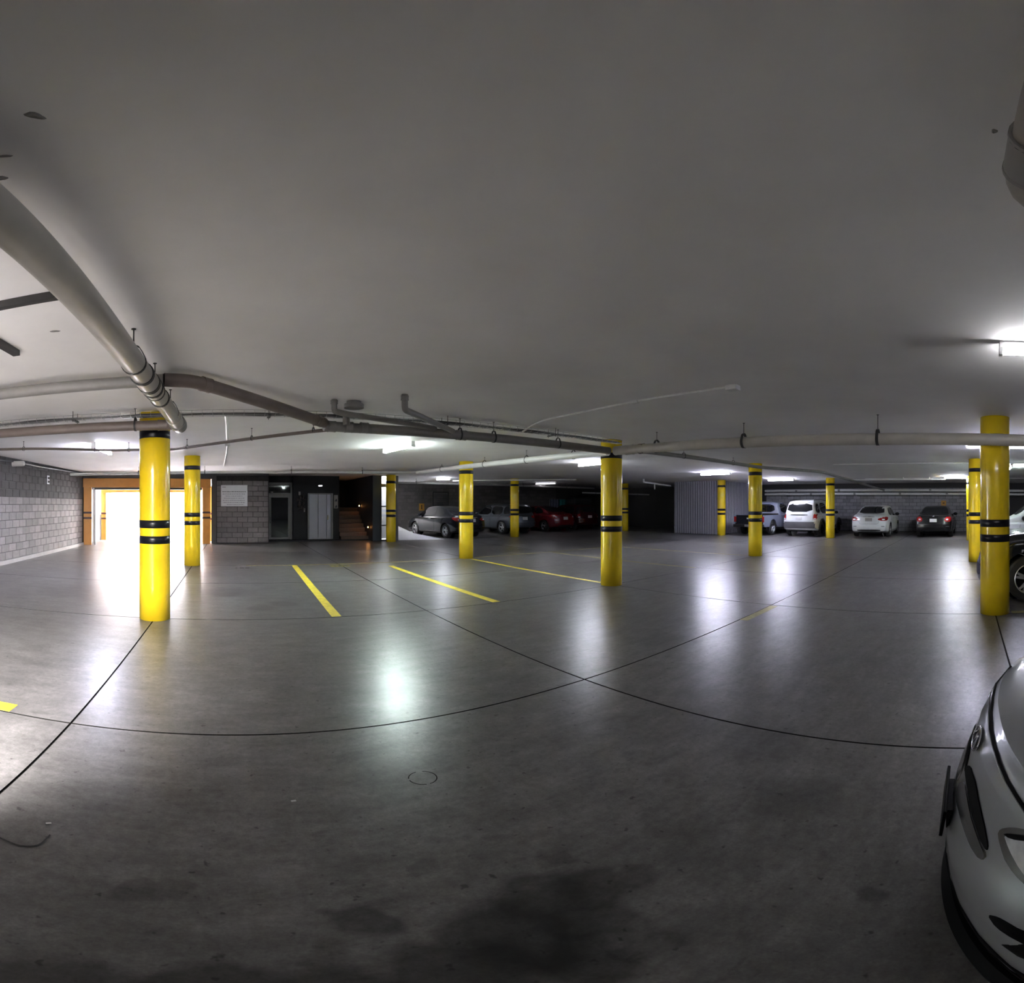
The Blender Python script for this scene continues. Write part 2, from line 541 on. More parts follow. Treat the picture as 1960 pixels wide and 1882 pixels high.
# small defects of the slab: patched holes
def pit(x, y, rx, ry, rot):
    bm = bmesh.new()
    n = 14
    ring = [[], []]
    for k in range(n):
        a = 2 * pi * k / n
        j = 1 + 0.18 * sin(3 * a + rot)
        for q, (s, z) in enumerate(((1.0, H - 0.0005), (0.72, H - 0.006))):
            px, py = rx * s * j * cos(a), ry * s * j * sin(a)
            ring[q].append(bm.verts.new((x + px * cos(rot) - py * sin(rot), y + px * sin(rot) + py * cos(rot), z)))
    for k in range(n): bm.faces.new((ring[0][k], ring[0][(k + 1) % n], ring[1][(k + 1) % n], ring[1][k]))
    c = bm.verts.new((x, y, H - 0.0015))
    for k in range(n): bm.faces.new((ring[1][k], ring[1][(k + 1) % n], c))
    obj('plaster_patch', bm, 'pipe_grey', ceiling)
pit(-0.45, 0.99, 0.028, 0.013, 0.9)
pit(-0.68, 1.25, 0.020, 0.012, 0.3)
pit(1.16, -0.07, 0.010, 0.008, 0.0)
pit(-0.61, 1.14, 0.022, 0.004, 0.4)
pit(-1.15, 2.85, 0.035, 0.012, 0.2)

# blocks: one shared mesh per finish
def block_mesh(name, m, lx=0.388, lz=0.188, d=0.012):
    bm = bmesh.new()
    a = [bm.verts.new(p) for p in ((0, 0, 0), (lx, 0, 0), (lx, 0, lz), (0, 0, lz))]
    c = 0.006
    b = [bm.verts.new(p) for p in ((c, -d, c), (lx - c, -d, c), (lx - c, -d, lz - c), (c, -d, lz - c))]
    for k in range(4): bm.faces.new((a[k], a[(k + 1) % 4], b[(k + 1) % 4], b[k]))
    bm.faces.new(b)
    me = bpy.data.meshes.new(name)
    bm.normal_update()
    bm.to_mesh(me); bm.free()
    me.materials.append(M[m])
    return me
blk, blk_dark = block_mesh('block', 'block'), block_mesh('block_dark', 'block_dark')
blk_half, blk_half_dark = block_mesh('block_half', 'block', 0.188), block_mesh('block_half_dark', 'block_dark', 0.188)

def block_run(parent, origin, direction, length, rows, dark_from, z0=0.10, pitch=0.4):
    """individual blocks in running bond on the face through origin, running along direction (unit, 2D); face normal = direction turned right"""
    rz = atan2(direction[1], direction[0])
    for r in range(rows):
        s = 0.0
        first = True
        while s < length - 0.05:
            half = (r % 2 == 1 and first)
            step = 0.2 if half else 0.4
            if s + step > length + 0.02:
                if s + 0.2 > length + 0.02: break
                half, step = True, 0.2
            z = z0 + 0.2 * r
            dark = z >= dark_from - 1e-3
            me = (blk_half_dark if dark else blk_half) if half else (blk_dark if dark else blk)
            o = bpy.data.objects.new('block', me)
            C.objects.link(o)
            o.parent = parent
            pr = random.uniform(-0.003, 0.002)
            o.location = (origin[0] + direction[0] * (s + 0.006) - direction[1] * pr, origin[1] + direction[1] * (s + 0.006) + direction[0] * pr, z + 0.006)
            o.rotation_euler = (0, 0, rz)
            s += step
            first = False

# left wall, face at x = -5.5; seen from y = 9.6 to 16.4
wl = struct('wall_left', boxm(-5.75, -5.5, -6.8, 16.5, 0, H), 'mortar', 'left wall of grey concrete blocks with darker upper courses', 'wall')
# face normal must be +x: run along -y?  direction (0,1) turned right is (+x)
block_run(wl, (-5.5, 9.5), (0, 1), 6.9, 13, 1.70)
obj('base_ledge', boxm(-5.5, -5.44, -6.0, 16.35, 0, 0.10), 'concrete_wall', wl)

# skewed gate wall
GA, GB = Vector((-5.5, 16.42, 0)), Vector((-0.86, 17.72, 0))
GD = (GB - GA).normalized()
GL = (GB - GA).length
GR = atan2(GD.y, GD.x)
wg = struct('wall_gate', boxm(-0.1, GL + 0.1, 0.02, 0.30, 2.48, H), 'concrete_dark', 'concrete strip of wall above the orange gate beam', 'wall')
wg.location = GA; wg.rotation_euler = (0, 0, GR)

gate = thing('gate_frame', 'wide orange gate frame with dark red bands opening to bright daylight', 'gate', GA, GR)
def gate_post(x0, x1, root, h, bands, dep=0.34, bw=0.006):
    p = obj('post', boxm(x0, x1, 0, dep, 0, h), 'orange_paint', root, bevel=0.012)
    for z0, z1 in bands:
        obj('band', boxm(x0 - bw, x1 + bw, -bw, dep + bw, z0, z1), 'maroon_paint', p)
    return p
gate_post(0.02, 0.32, gate, 2.14, ((1.165, 1.235), (0.965, 1.035)))
gate_post(GL - 0.33, GL - 0.03, gate, 2.14, ((1.165, 1.235), (0.965, 1.035)))
obj('beam', boxm(0.0, GL, -0.01, 0.34, 2.141, 2.475), 'orange_paint', gate, bevel=0.012)
obj('roller_guide', boxm(0.36, 0.42, 0.10, 0.20, 0, 2.12), 'pvc_white', gate)
obj('roller_track', boxm(0.425, 0.455, 0.06, 0.22, 0, 2.12), 'hanger_steel', gate)
obj('shutter_box', boxm(0.33, GL - 0.34, 0.12, 0.32, 2.06, 2.138), 'hanger_steel', gate)

inner = thing('inner_gate_frame', 'second lower orange gate frame standing outside beyond the first', 'gate', (-5.62, 18.95, 0))
gate_post(0.0, 0.30, inner, 2.0, ((1.09, 1.165), (0.88, 0.95)), 0.25)
gate_post(4.60, 4.9, inner, 2.0, ((1.09, 1.165), (0.88, 0.95)), 0.25)
obj('beam', boxm(0.0, 4.9, -0.01, 0.25, 2.001, 2.25), 'orange_paint', inner, bevel=0.01)

# passage between the two gates, and outside
wp = struct('wall_passage', boxm(-5.95, -5.52, 16.6, 18.9, 1.08, 2.6), 'grey_wall', 'white over grey side wall of the gate passage', 'wall')
obj('dado', boxm(-5.95, -5.515, 16.6, 18.9, 0.0, 1.08), 'concrete_dark', wp)
obj('outer_jamb', boxm(-5.32, -5.22, 19.25, 19.5, 1.1, 2.6), 'white_wall', wp)
obj('outer_jamb_dado', boxm(-5.32, -5.22, 19.25, 19.5, 0.0, 1.1), 'grey_wall', wp)
struct('ground_outside', boxm(-40, 40, 24.7, 60, -0.3, -0.01), 'asphalt', 'bright ground outside the gate', 'ground')
struct('bounce_slab_left', boxm(-5.44, -1.3, -6.55, 0.2, 0.0005, 0.004), 'asphalt', 'unseen grey slab added beside the viewpoint to bounce skylight', 'ramp')  # unseen slab added to bounce skylight up to the ceiling
struct('driveway', boxm(-7.0, -0.9, 18.25, 24.7, -0.2, 0.003), 'grey_wall', 'pale concrete driveway beyond the gate', 'ground')
bld = thing('building', 'white building across the street seen washed out through the gate', 'building', (-12, 34, 0))
obj('facade', boxm(-14, 12, 0, 4, -0.3, 6.5), 'street_wall', bld)
obj('parapet', boxm(-14.1, 12.1, -0.1, 4.1, 6.5, 6.75), 'street_wall', bld)
for x0, x1, z0, z1, m in ((3.05, 3.22, 1.62, 1.84, 'sign_ink'), (4.05, 4.2, 1.65, 1.8, 'sign_ink'), (4.35, 4.5, 1.65, 1.82, 'sign_ink'),
                          (7.15, 8.2, 1.93, 2.02, 'sign_ink'), (7.15, 7.60, 1.55, 1.80, 'sign_ink'), (7.65, 7.95, 1.62, 1.76, 'sign_ink')):
    obj('sign_panel', boxm(x0, x1, -0.03, -0.001, z0, z1), m, bld)

# block wall with the white notice, and the lobby core behind it
wn = struct('wall_notice', boxm(-0.86, 1.36, 18.0, 18.25, 0, H), 'mortar', 'grey block wall between the gate and the glass door', 'wall')
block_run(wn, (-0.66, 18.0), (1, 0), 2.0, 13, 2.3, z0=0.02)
obj('corner_pier', boxm(-0.86, -0.67, 17.98, 18.0, 0, H), 'concrete_dark', wn)
obj('top_course', boxm(-0.665, 1.355, 17.985, 18.0, 2.625, H), 'concrete_dark', wn)
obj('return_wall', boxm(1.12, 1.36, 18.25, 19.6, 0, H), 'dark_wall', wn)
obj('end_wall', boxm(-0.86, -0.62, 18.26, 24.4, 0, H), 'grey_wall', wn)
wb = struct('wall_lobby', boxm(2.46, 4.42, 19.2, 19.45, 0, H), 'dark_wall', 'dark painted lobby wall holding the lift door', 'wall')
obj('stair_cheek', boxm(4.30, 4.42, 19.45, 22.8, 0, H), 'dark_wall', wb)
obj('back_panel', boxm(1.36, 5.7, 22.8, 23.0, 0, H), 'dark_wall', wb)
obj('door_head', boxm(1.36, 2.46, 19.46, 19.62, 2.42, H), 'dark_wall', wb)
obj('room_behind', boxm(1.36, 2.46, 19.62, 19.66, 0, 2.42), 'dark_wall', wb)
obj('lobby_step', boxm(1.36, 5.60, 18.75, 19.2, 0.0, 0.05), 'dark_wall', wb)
ws = struct('wall_stair', boxm(5.60, 5.94, 18.22, 22.9, 0, H), 'slate_wall', 'blue-grey end wall between the stairs and the glazed slit', 'wall')
struct('wall_lightwell', boxm(6.62, 6.74, 18.30, 21.5, 0, H + 0.5), 'street_wall', 'white side wall of the lightwell behind the banded column', 'wall')
obj('lightwell_back', boxm(5.945, 6.619, 19.37, 19.45, 0, H + 0.5), 'street_wall', ws)
obj('lightwell_floor', boxm(5.945, 6.619, 18.32, 19.369, 0.001, 0.02), 'outside_ground', ws)
win = struct('window_1', boxm(5.945, 5.985, 18.23, 18.30, 0, H), 'hanger_steel', 'tall narrow glazed slit beside the stairs, glowing with daylight', 'window')
obj('frame', boxm(6.58, 6.62, 18.23, 18.30, 0, H), 'hanger_steel', win)
for z0, z1 in ((0, 0.05), (0.62, 0.665), (1.40, 1.445), (2.22, 2.36), (2.66, 2.70)):
    obj('mullion', boxm(5.985, 6.58, 18.235, 18.295, z0, z1), 'hanger_steel', win)
for z0, z1 in ((0.05, 0.62), (0.665, 1.40), (1.445, 2.22), (2.36, 2.66)):
    obj('pane', boxm(5.985, 6.58, 18.262, 18.268, z0, z1), 'glass', win)

# glass door of the lobby
d1 = struct('door_1', boxm(1.37, 1.41, 19.36, 19.46, 0, 2.42), 'aluminium', 'aluminium framed dark glass door with a transom light', 'door')
for a in ((2.37, 2.44, 19.36, 19.46, 0, 2.42), (1.41, 2.37, 19.36, 19.46, 2.33, 2.42), (1.41, 2.37, 19.36, 19.46, 1.92, 1.98)):
    obj('frame', boxm(*a), 'aluminium', d1)
obj('transom_pane', boxm(1.41, 2.37, 19.42, 19.43, 1.98, 2.33), 'dark_glass', d1)
for a in ((1.46, 1.56, 19.37, 19.43, 0.05, 1.91), (2.27, 2.36, 19.37, 19.43, 0.05, 1.91), (1.56, 2.27, 19.37, 19.43, 1.79, 1.91), (1.56, 2.27, 19.37, 19.43, 0.05, 0.13)):
    obj('leaf_frame', boxm(*a), 'aluminium', d1, bevel=0.004)
obj('pane', boxm(1.56, 2.27, 19.395, 19.405, 0.13, 1.79), 'dark_glass', d1)
obj('handle', tubem(round_path([(1.52, 19.37, 0.72), (1.52, 19.31, 0.74), (1.52, 19.31, 1.02), (1.52, 19.37, 1.04)], 0.03), 0.014, 8), 'chrome', d1, smooth=True)

# lift door
lift = struct('door_2', boxm(3.06, 3.12, 19.13, 19.2, 0.02, 1.97), 'aluminium', 'stainless steel three-panel lift door in the dark lobby wall', 'door')
obj('jamb', boxm(4.06, 4.13, 19.13, 19.2, 0.02, 1.97), 'aluminium', lift)
obj('head', boxm(3.12, 4.06, 19.14, 19.2, 1.93, 1.97), 'aluminium', lift)
for x0, x1, y in ((3.13, 3.50, 19.165), (3.51, 3.86, 19.160), (3.87, 4.05, 19.150)):
    obj('panel', boxm(x0, x1, y, 19.199, 0.06, 1.925), 'steel_door', lift, bevel=0.004)
obj('handle', boxm(3.90, 3.925, 19.11, 19.149, 0.86, 1.06), 'chrome', lift, bevel=0.006)
obj('threshold', boxm(3.06, 4.13, 19.12, 19.2, 0.05, 0.06), 'hanger_steel', lift)

# stairs with step lights
stairs = struct('stairs', boxm(4.42, 5.60, 20.60, 22.8, 0, 1.36), 'dark_wall', 'dark tiled stairs rising beside the lift, lit by two warm step lights', 'stairs')
for k in range(7):
    y0 = 18.86 + 0.25 * k
    obj('step', boxm(4.42, 5.599, y0, 20.60, 0.17 * k + 0.001, 0.17 * (k + 1)), 'step_tile', stairs)
for y, z in ((18.80, 0.545), (20.18, 1.44)):
    t = thing('step_light', 'small warm step light low on the stair wall' if z < 1 else 'small warm step light high on the stair wall', 'lamp', (5.597, y, z))
    bm = bmesh.new(); lathe(bm, [(0.034, -0.030), (0.040, -0.012), (0.040, 0.0)], 16, 'x')
    obj('casing', bm, 'hanger_steel', t, smooth=True)
    bm = bmesh.new(); lathe(bm, [(0.012, -0.041), (0.024, -0.036), (0.027, -0.0305)], 16, 'x')
    obj('lamp', bm, 'lamp_warm', t, smooth=True)

# back wall, right wall, front walls
def block_sheet(bm, origin, direction, length, z0, z1, d=0.010):
    n = Vector((direction[1], -direction[0], 0))
    D = Vector((direction[0], direction[1], 0))
    r = 0
    z = z0
    while z < z1 - 0.1:
        s = -0.2 if r % 2 else 0.0
        while s < length - 0.02:
            a0, a1 = max(s, 0) + 0.007, min(s + 0.4, length) - 0.007
            if a1 - a0 > 0.03:
                O = Vector((origin[0], origin[1], 0)) + n * random.uniform(-0.002, 0.003)
                p = [O + D * a + Vector((0, 0, h)) + n * q for q in (0, d) for a, h in ((a0, z + 0.007), (a1, z + 0.007), (a1, z + 0.193), (a0, z + 0.193))]
                v = [bm.verts.new(x) for x in p]
                for k in range(4): bm.faces.new((v[k], v[(k + 1) % 4], v[4 + (k + 1) % 4], v[4 + k]))
                bm.faces.new(v[4:])
            s += 0.4
        z += 0.2
        r += 1
wk = struct('wall_back', boxm(-0.6, 26, 24.3, 24.6, 0, H), 'mortar', 'gloomy block wall behind the row of dark parked cars', 'wall')
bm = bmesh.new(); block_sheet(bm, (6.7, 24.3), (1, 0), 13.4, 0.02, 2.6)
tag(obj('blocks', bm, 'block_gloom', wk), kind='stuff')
wr = struct('wall_right', boxm(25.7, 26, -6.9, 24.6, 0, H), 'mortar', 'right block wall behind the parked pale cars', 'wall')
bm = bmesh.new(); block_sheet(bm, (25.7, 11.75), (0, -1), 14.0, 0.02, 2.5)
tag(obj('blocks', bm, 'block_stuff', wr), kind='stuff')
struct('wall_front', boxm(-5.8, 26, -6.95, -6.6, 0, H), 'concrete_wall', 'plain concrete wall behind the viewpoint', 'wall')
struct('light_blocker_wall', boxm(-1.22, -1.04, -6.6, 1.30, 0.20, H), 'concrete_wall', 'unseen hung concrete wall added to block skylight beside the viewpoint', 'wall')  # unseen wall added to shade the near floor, raised to pass bounced light
# exit ramp: pale wedge rising behind the lobby core
bm = bmesh.new()
P = [(6.74, 18.40, 0.004), (8.75, 18.10, 0.004), (8.75, 21.2, 0.03), (7.95, 22.6, 0.55), (6.74, 24.2, 1.05)]
v = [bm.verts.new(p) for p in P]
lo = [bm.verts.new((p[0], p[1], 0.001)) for p in P]
c = bm.verts.new((7.35, 20.9, 0.36))
for k in range(5):
    bm.faces.new((v[k], v[(k + 1) % 5], c))
    bm.faces.new((lo[k], lo[(k + 1) % 5], v[(k + 1) % 5], v[k]))
struct('ramp', bm, 'ramp_concrete', 'pale concrete ramp rising behind the banded column by the stairs', 'ramp')
struct('ramp_top', boxm(-0.6, 6.74, 23.0, 24.3, 0, 1.05), 'ramp_concrete', 'upper run of the pale ramp behind the stairs', 'ramp')

# corrugated metal store in the far corner
store = thing('metal_store', 'corrugated pale metal partition enclosing the far corner behind the yellow column', 'partition', (19.85, 11.75, 0))
def sheet(x0, y0, dx, dy, n, h=2.68):
    bm = bmesh.new()
    nx, ny = dy, -dx
    pts = []
    for k in range(n):
        for f, q in ((0.0, 0), (0.44, 0), (0.50, 0.085), (0.94, 0.085)):
            s = (k + f) * 0.14
            pts.append((x0 + dx * s + nx * q, y0 + dy * s + ny * q))
    pts.append((x0 + dx * n * 0.14, y0 + dy * n * 0.14))
    a = [bm.verts.new((x, y, 0.02)) for x, y in pts]
    b = [bm.verts.new((x, y, h)) for x, y in pts]
    for k in range(len(pts) - 1): bm.faces.new((a[k], a[k + 1], b[k + 1], b[k]))
    o = obj('sheet', bm, 'corrugated', store)
    md = o.modifiers.new('gauge', 'SOLIDIFY'); md.thickness = 0.004
for k in range(3): sheet(0, 2.52 - 0.84 * k, 0, -1, 6)
for k in range(6): sheet(0.84 * k, 0, 1, 0, 6)
obj('corner_trim', boxm(-0.03, 0.03, -0.04, 0.02, 0.0, 2.69), 'corrugated', store)
obj('top_rail', boxm(-0.02, 0.05, 0.0, 2.54, 2.62, 2.695), 'corrugated', store)
obj('end_trim', boxm(-0.05, 0.03, 2.52, 2.56, 0.0, 2.69), 'corrugated', store)
# ------------------------------------------------------------------ round yellow columns
def shaft_mesh():
    bm = bmesh.new()
    lathe(bm, [(0.200, 0.0), (0.200, 0.5), (0.2, 1.0), (0.2, 1.9), (0.200, H - 0.002)], 48)
    me = bpy.data.meshes.new('shaft')
    for f in bm.faces: f.smooth = len(f.verts) == 4
    bmesh.ops.recalc_face_normals(bm, faces=bm.faces)
    bm.to_mesh(me); bm.free()
    me.materials.append(M['yellow_paint'])
    return me
def band_mesh():
    bm = bmesh.new()
    lathe(bm, [(0.1995, 0.0), (0.2018, 0.001), (0.2018, 0.099), (0.1995, 0.10)], 48, cap=False)
    me = bpy.data.meshes.new('band')
    for f in bm.faces: f.smooth = True
    bmesh.ops.recalc_face_normals(bm, faces=bm.faces)
    bm.to_mesh(me); bm.free()
    me.materials.append(M['black_paint'])
    return me
SH, BD = shaft_mesh(), band_mesh()
cols = [
    (-1.02, 5.97, 'large yellow banded column standing in front of the bright orange gate'),
    (-1.02, 11.45, 'yellow banded column just right of the one in front of the gate, farther back'),
    (6.23, 17.78, 'yellow banded column beside the glowing glazed slit and the stairs'),
    (6.23, 11.45, 'yellow banded column partly covering the black sedan in the dark corner'),
    (12.27, 17.85, 'yellow banded column partly covering the grey hatchback in the dark corner'),
    (6.28, 5.98, 'yellow banded column at the elbow where the ceiling drain pipes meet'),
    (19.75, 17.75, 'dim far yellow column peeking out behind the column under the pipe elbow'),
    (19.78, 11.46, 'yellow banded column standing against the corrugated metal partition'),
    (12.28, 5.97, 'yellow banded column partly covering the blue pickup truck'),
    (20.05, 6.02, 'far yellow banded column between the white off-roader and the white sedan'),
    (6.36, -0.39, 'large yellow banded column in front of the black off-roader, beyond the silver car'),
    (12.25, -0.26, 'yellow banded column mostly hidden behind the large one by the black off-roader'),
    (19.60, -0.20, 'thin sliver of a far yellow column, last in line behind two others at right'),
]
for x, y, lab in cols:
    t = thing('column', lab, 'column', (x, y, 0), random.uniform(0, 6), 'yellow columns with black bands')
    link('shaft', SH, None, t)
    for z in (1.0, 1.2, 2.35):
        link('band', BD, None, t, (0, 0, z))

# ------------------------------------------------------------------ pipes, tray, conduits
def hanger(parent, p, axis, r, top=H, strap=0.012):
    """clevis ring round the pipe and a rod up to the slab"""
    bm = bmesh.new()
    a = Vector(axis).normalized()
    s = a.cross(Vector((0, 0, 1))).normalized()
    n = 20
    pts = []
    q = Vector(p)
    rings = []
    for k in range(n):
        an = 2 * pi * k / n
        d = s * cos(an) + Vector((0, 0, 1)) * sin(an)
        stretch = 1.0 + (0.55 * max(0, sin(an)) ** 6)
        ring = []
        for u, v in ((r + 0.001, -strap), (r + 0.006, -strap), (r + 0.006, strap), (r + 0.001, strap)):
            ring.append(bm.verts.new(q + d * (u * stretch) + a * v))
        rings.append(ring)
    for k in range(n):
        A, B = rings[k], rings[(k + 1) % n]
        for j in range(4):
            bm.faces.new((A[j], A[(j + 1) % 4], B[(j + 1) % 4], B[j]))
    tube(bm, [q + Vector((0, 0, r * 1.5)), (q.x, q.y, top)], 0.005, 6)
    lathe(bm, [(0.016, -0.006), (0.016, 0.0)], 8, c=(q.x, q.y, top - 0.0005))
    return obj('hanger', bm, 'hanger_steel', parent)

def coupling(parent, p, axis, r, ln=0.11, m='pvc', lip=True):
    a = Vector(axis).normalized()
    q = Vector(p)
    bm = bmesh.new()
    s = a.cross(Vector((0, 0, 1)))
    s = s.normalized() if s.length > 0.1 else Vector((1, 0, 0))
    u = s.cross(a)
    prof = [(r + 0.0005, -ln / 2), (r + 0.008, -ln / 2), (r + 0.008, -ln / 2 + 0.012), (r + 0.006, -ln / 2 + 0.014), (r + 0.006, ln / 2 - 0.014), (r + 0.008, ln / 2 - 0.012), (r + 0.008, ln / 2), (r + 0.0005, ln / 2)]
    rings = []
    for rr, h in prof:
        rings.append([bm.verts.new(q + a * h + (s * cos(2 * pi * k / 24) + u * sin(2 * pi * k / 24)) * rr) for k in range(24)])
    for A, B in zip(rings, rings[1:]):
        for k in range(24): bm.faces.new((A[k], A[(k + 1) % 24], B[(k + 1) % 24], B[k]))
    return obj('coupling', bm, m, parent, smooth=True)

def seal(parent, p, axis, r, wd=0.016):
    o = coupling(parent, p, axis, r - 0.001, wd + 0.028, 'hanger_steel')
    o.name = 'strap'
    return o

def pipe(name, label, pts, r, m, cat='pipe', group=None, bend=0.0, seg=20):
    P = round_path(pts, bend) if bend else pts
    o = obj(name, tubem(P, r, seg), m, smooth=True)
    return tag(o, label, cat, group)

# P1: big drain along the left, over the viewpoint, turning down into the cross run
p1 = pipe('drain_pipe', 'thick beige drain pipe running overhead from the left edge towards the gate column',
          [(-0.66, -6.5, 2.47), (-0.65, 1.0, 2.46), (-0.64, 5.30, 2.44)], 0.079, 'pvc', seg=28)
coupling(p1, (-0.645, 3.42, 2.45), (0, 1, 0), 0.079, 0.34)
seal(p1, (-0.645, 3.24, 2.45), (0, 1, 0), 0.082)
seal(p1, (-0.645, 3.50, 2.45), (0, 1, 0), 0.084, 0.03)
seal(p1, (-0.645, 3.66, 2.45), (0, 1, 0), 0.082, 0.006)
seal(p1, (-0.643, 4.02, 2.448), (0, 1, 0), 0.080, 0.012)
coupling(p1, (-0.64, 4.95, 2.44), (0, 1, 0), 0.079, 0.10)
bm = bmesh.new()
lathe(bm, [(0.092, -0.06), (0.096, -0.05), (0.096, 0.13), (0.088, 0.15), (0.088, 0.22), (0.075, 0.25), (0.03, 0.262)], 24, 'y', (-0.64, 5.27, 2.44))
obj('end_fitting', bm, 'pipe_grey', p1, smooth=True)
for y in (2.96, 3.78, 4.72):
    hanger(p1, (-0.645, y, 2.45), (0, 1, 0), 0.080)

# P2: branch crossing above it, then dropping diagonally to the main run
p2 = pipe('drain_pipe', 'straight grey branch pipe crossing left behind the thick beige drain pipe', [(-5.4, 3.97, 2.59), (-0.60, 3.97, 2.592)], 0.055, 'pipe_grey')
coupling(p2, (-0.66, 3.97, 2.592), (1, 0, 0), 0.055, 0.12, 'pipe_grey')
p3 = pipe('drain_pipe', 'brown diagonal pipe running from behind the thick beige drain to the main joint',
          [(-0.598, 3.97, 2.60), (-0.36, 4.04, 2.60), (1.09, 5.55, 2.50)], 0.062, 'pipe_brown', bend=0.15)
coupling(p3, (-0.25, 4.155, 2.594), (0.69, 0.72, -0.045), 0.062, 0.10, 'pipe_brown')
coupling(p3, (1.00, 5.456, 2.507), (0.69, 0.72, -0.045), 0.062, 0.12, 'pipe_brown')
# P4: run in front of the gate column
p4 = pipe('drain_pipe', 'brown drain pipe under the wire tray crossing the head of the gate column', [(-5.4, 5.55, 2.475), (-0.74, 5.62, 2.478)], 0.062, 'pipe_brown')
coupling(p4, (-0.86, 5.618, 2.478), (1, 0, 0), 0.062, 0.12, 'pipe_brown')
hanger(p4, (-1.20, 5.61, 2.478), (1, 0, 0), 0.063)
hanger(p4, (-3.4, 5.58, 2.476), (1, 0, 0), 0.063)
# P5: main run to the elbow column
p5 = pipe('drain_pipe', 'dull grey main drain pipe from the centre joint to the pipe elbow', [(1.10, 5.62, 2.475), (1.5, 5.68, 2.472), (5.93, 5.71, 2.455)], 0.064, 'pipe_grey')
for x in (1.20, 1.42, 1.62):
    coupling(p5, (x, 5.64 + 0.02 * (x - 1.2), 2.474), (1, 0.1, 0), 0.064, 0.10, 'pipe_grey')
for x in (3.0, 3.55, 4.75):
    hanger(p5, (x, 5.695, 2.465), (1, 0, 0), 0.065)
coupling(p5, (3.02, 5.695, 2.466), (1, 0, 0), 0.064, 0.14, 'pipe_grey')
# vent offsets from the slab into the main run
v1 = pipe('vent_pipe', 'short vent pipe dropping from the slab then slanting into the main drain, right of two',
          [(1.79, 4.66, H), (1.79, 4.66, 2.53), (2.86, 5.63, 2.50)], 0.036, 'pipe_grey', bend=0.05, seg=14)
coupling(v1, (1.79, 4.66, 2.66), (0, 0, 1), 0.036, 0.05, 'pipe_grey')
v2 = pipe('vent_pipe', 'short vent pipe dropping from the slab beside a flange, left of two',
          [(1.12, 5.12, H), (1.12, 5.12, 2.56), (1.30, 5.22, 2.555), (2.55, 5.52, 2.50)], 0.034, 'pipe_grey', bend=0.04, seg=14)
coupling(v2, (1.12, 5.12, 2.67), (0, 0, 1), 0.034, 0.04, 'pipe_grey')
bm = bmesh.new(); lathe(bm, [(0.10, 2.615), (0.115, 2.62), (0.115, 2.665), (0.085, 2.67), (0.085, H)], 22, c=(1.36, 5.16, 0))
obj('flange', bm, 'pipe_grey', v2, smooth=True)
bm = bmesh.new(); lathe(bm, [(0.045, 2.48), (0.045, 2.616)], 14, c=(1.36, 5.52, 0)); obj('stub', bm, 'pipe_grey', v2, smooth=True)
# P6: sloping run to the right, in front of the right column
p6 = pipe('drain_pipe', 'long beige drain pipe passing in front of the large right column', [(6.0, 5.62, 2.452), (6.04, 3.1, 2.412), (6.05, 1.1, 2.368), (6.05, -0.6, 2.345), (6.05, -6.4, 2.25)], 0.080, 'pvc', seg=24)
coupling(p6, (6.02, 5.3, 2.447), (0, 1, 0), 0.080, 0.16)
coupling(p6, (6.02, 5.02, 2.443), (0, 1, 0), 0.080, 0.10, 'pipe_brown')
for y, z in ((4.72, 2.438), (3.12, 2.412), (1.16, 2.369)):
    hanger(p6, (6.035, y, z), (0, 1, 0), 0.081, strap=0.02)
# P7: pale run from the elbow back into the hall, then across in front of the lobby
p7 = pipe('drain_pipe', 'pale drain pipe running back from the pipe elbow over two columns towards the lobby',
          [(6.0, 5.80, 2.44), (6.02, 8.4, 2.482), (6.03, 11.1, 2.53), (6.03, 14.5, 2.585)], 0.064, 'pvc_white', seg=18)
for y, z in ((6.75, 2.455), (8.30, 2.48), (10.1, 2.512), (12.6, 2.554)):
    hanger(p7, (6.025, y, z), (0, 1, 0), 0.065)
p8 = pipe('drain_pipe', 'pale pipe crossing the ceiling in front of the gate and lobby', [(6.03, 14.55, 2.585), (4.6, 14.5, 2.545), (1.5, 14.5, 2.515), (-5.3, 14.5, 2.492)], 0.045, 'pvc_white', seg=14)
for x, z in ((4.1, 2.535), (1.8, 2.517), (-0.9, 2.507), (-3.0, 2.5)):
    hanger(p8, (x, 14.5, z), (1, 0, 0), 0.046)
p9 = pipe('sprinkler_pipe', 'thin brown hung pipe bending from the left wall to the main joint, under the tray',
          [(-5.3, 7.5, 2.555), (-3.55, 8.0, 2.555), (-2.35, 8.72, 2.555), (-1.15, 8.78, 2.548), (1.35, 6.10, 2.52), (1.45, 5.70, 2.51)], 0.025, 'pipe_brown', bend=0.15, seg=10)
for x, y in ((-3.83, 7.92), (-2.62, 8.55), (-2.0, 8.74), (-1.5, 8.765), (-0.85, 8.46), (0.28, 7.25), (1.1, 6.37)):
    hanger(p9, (x, y, 2.535 if x > 0 else 2.55), (0.7, -0.5, 0), 0.027, strap=0.008)

# right top corner: thick pipe over the silver car with an elbow
p10 = pipe('drain_pipe', 'thick stained pipe with an elbow overhead above the silver car', [(-0.5, -0.175, 2.465), (1.20, -0.170, 2.45), (1.235, -2.6, 2.44)], 0.080, 'pvc_stained', bend=0.12, seg=28)
coupling(p10, (1.00, -0.17, 2.451), (1, 0, 0), 0.080, 0.16, 'pipe_grey')
hanger(p10, (0.93, -0.17, 2.4515), (1, 0, 0), 0.081, strap=0.006)

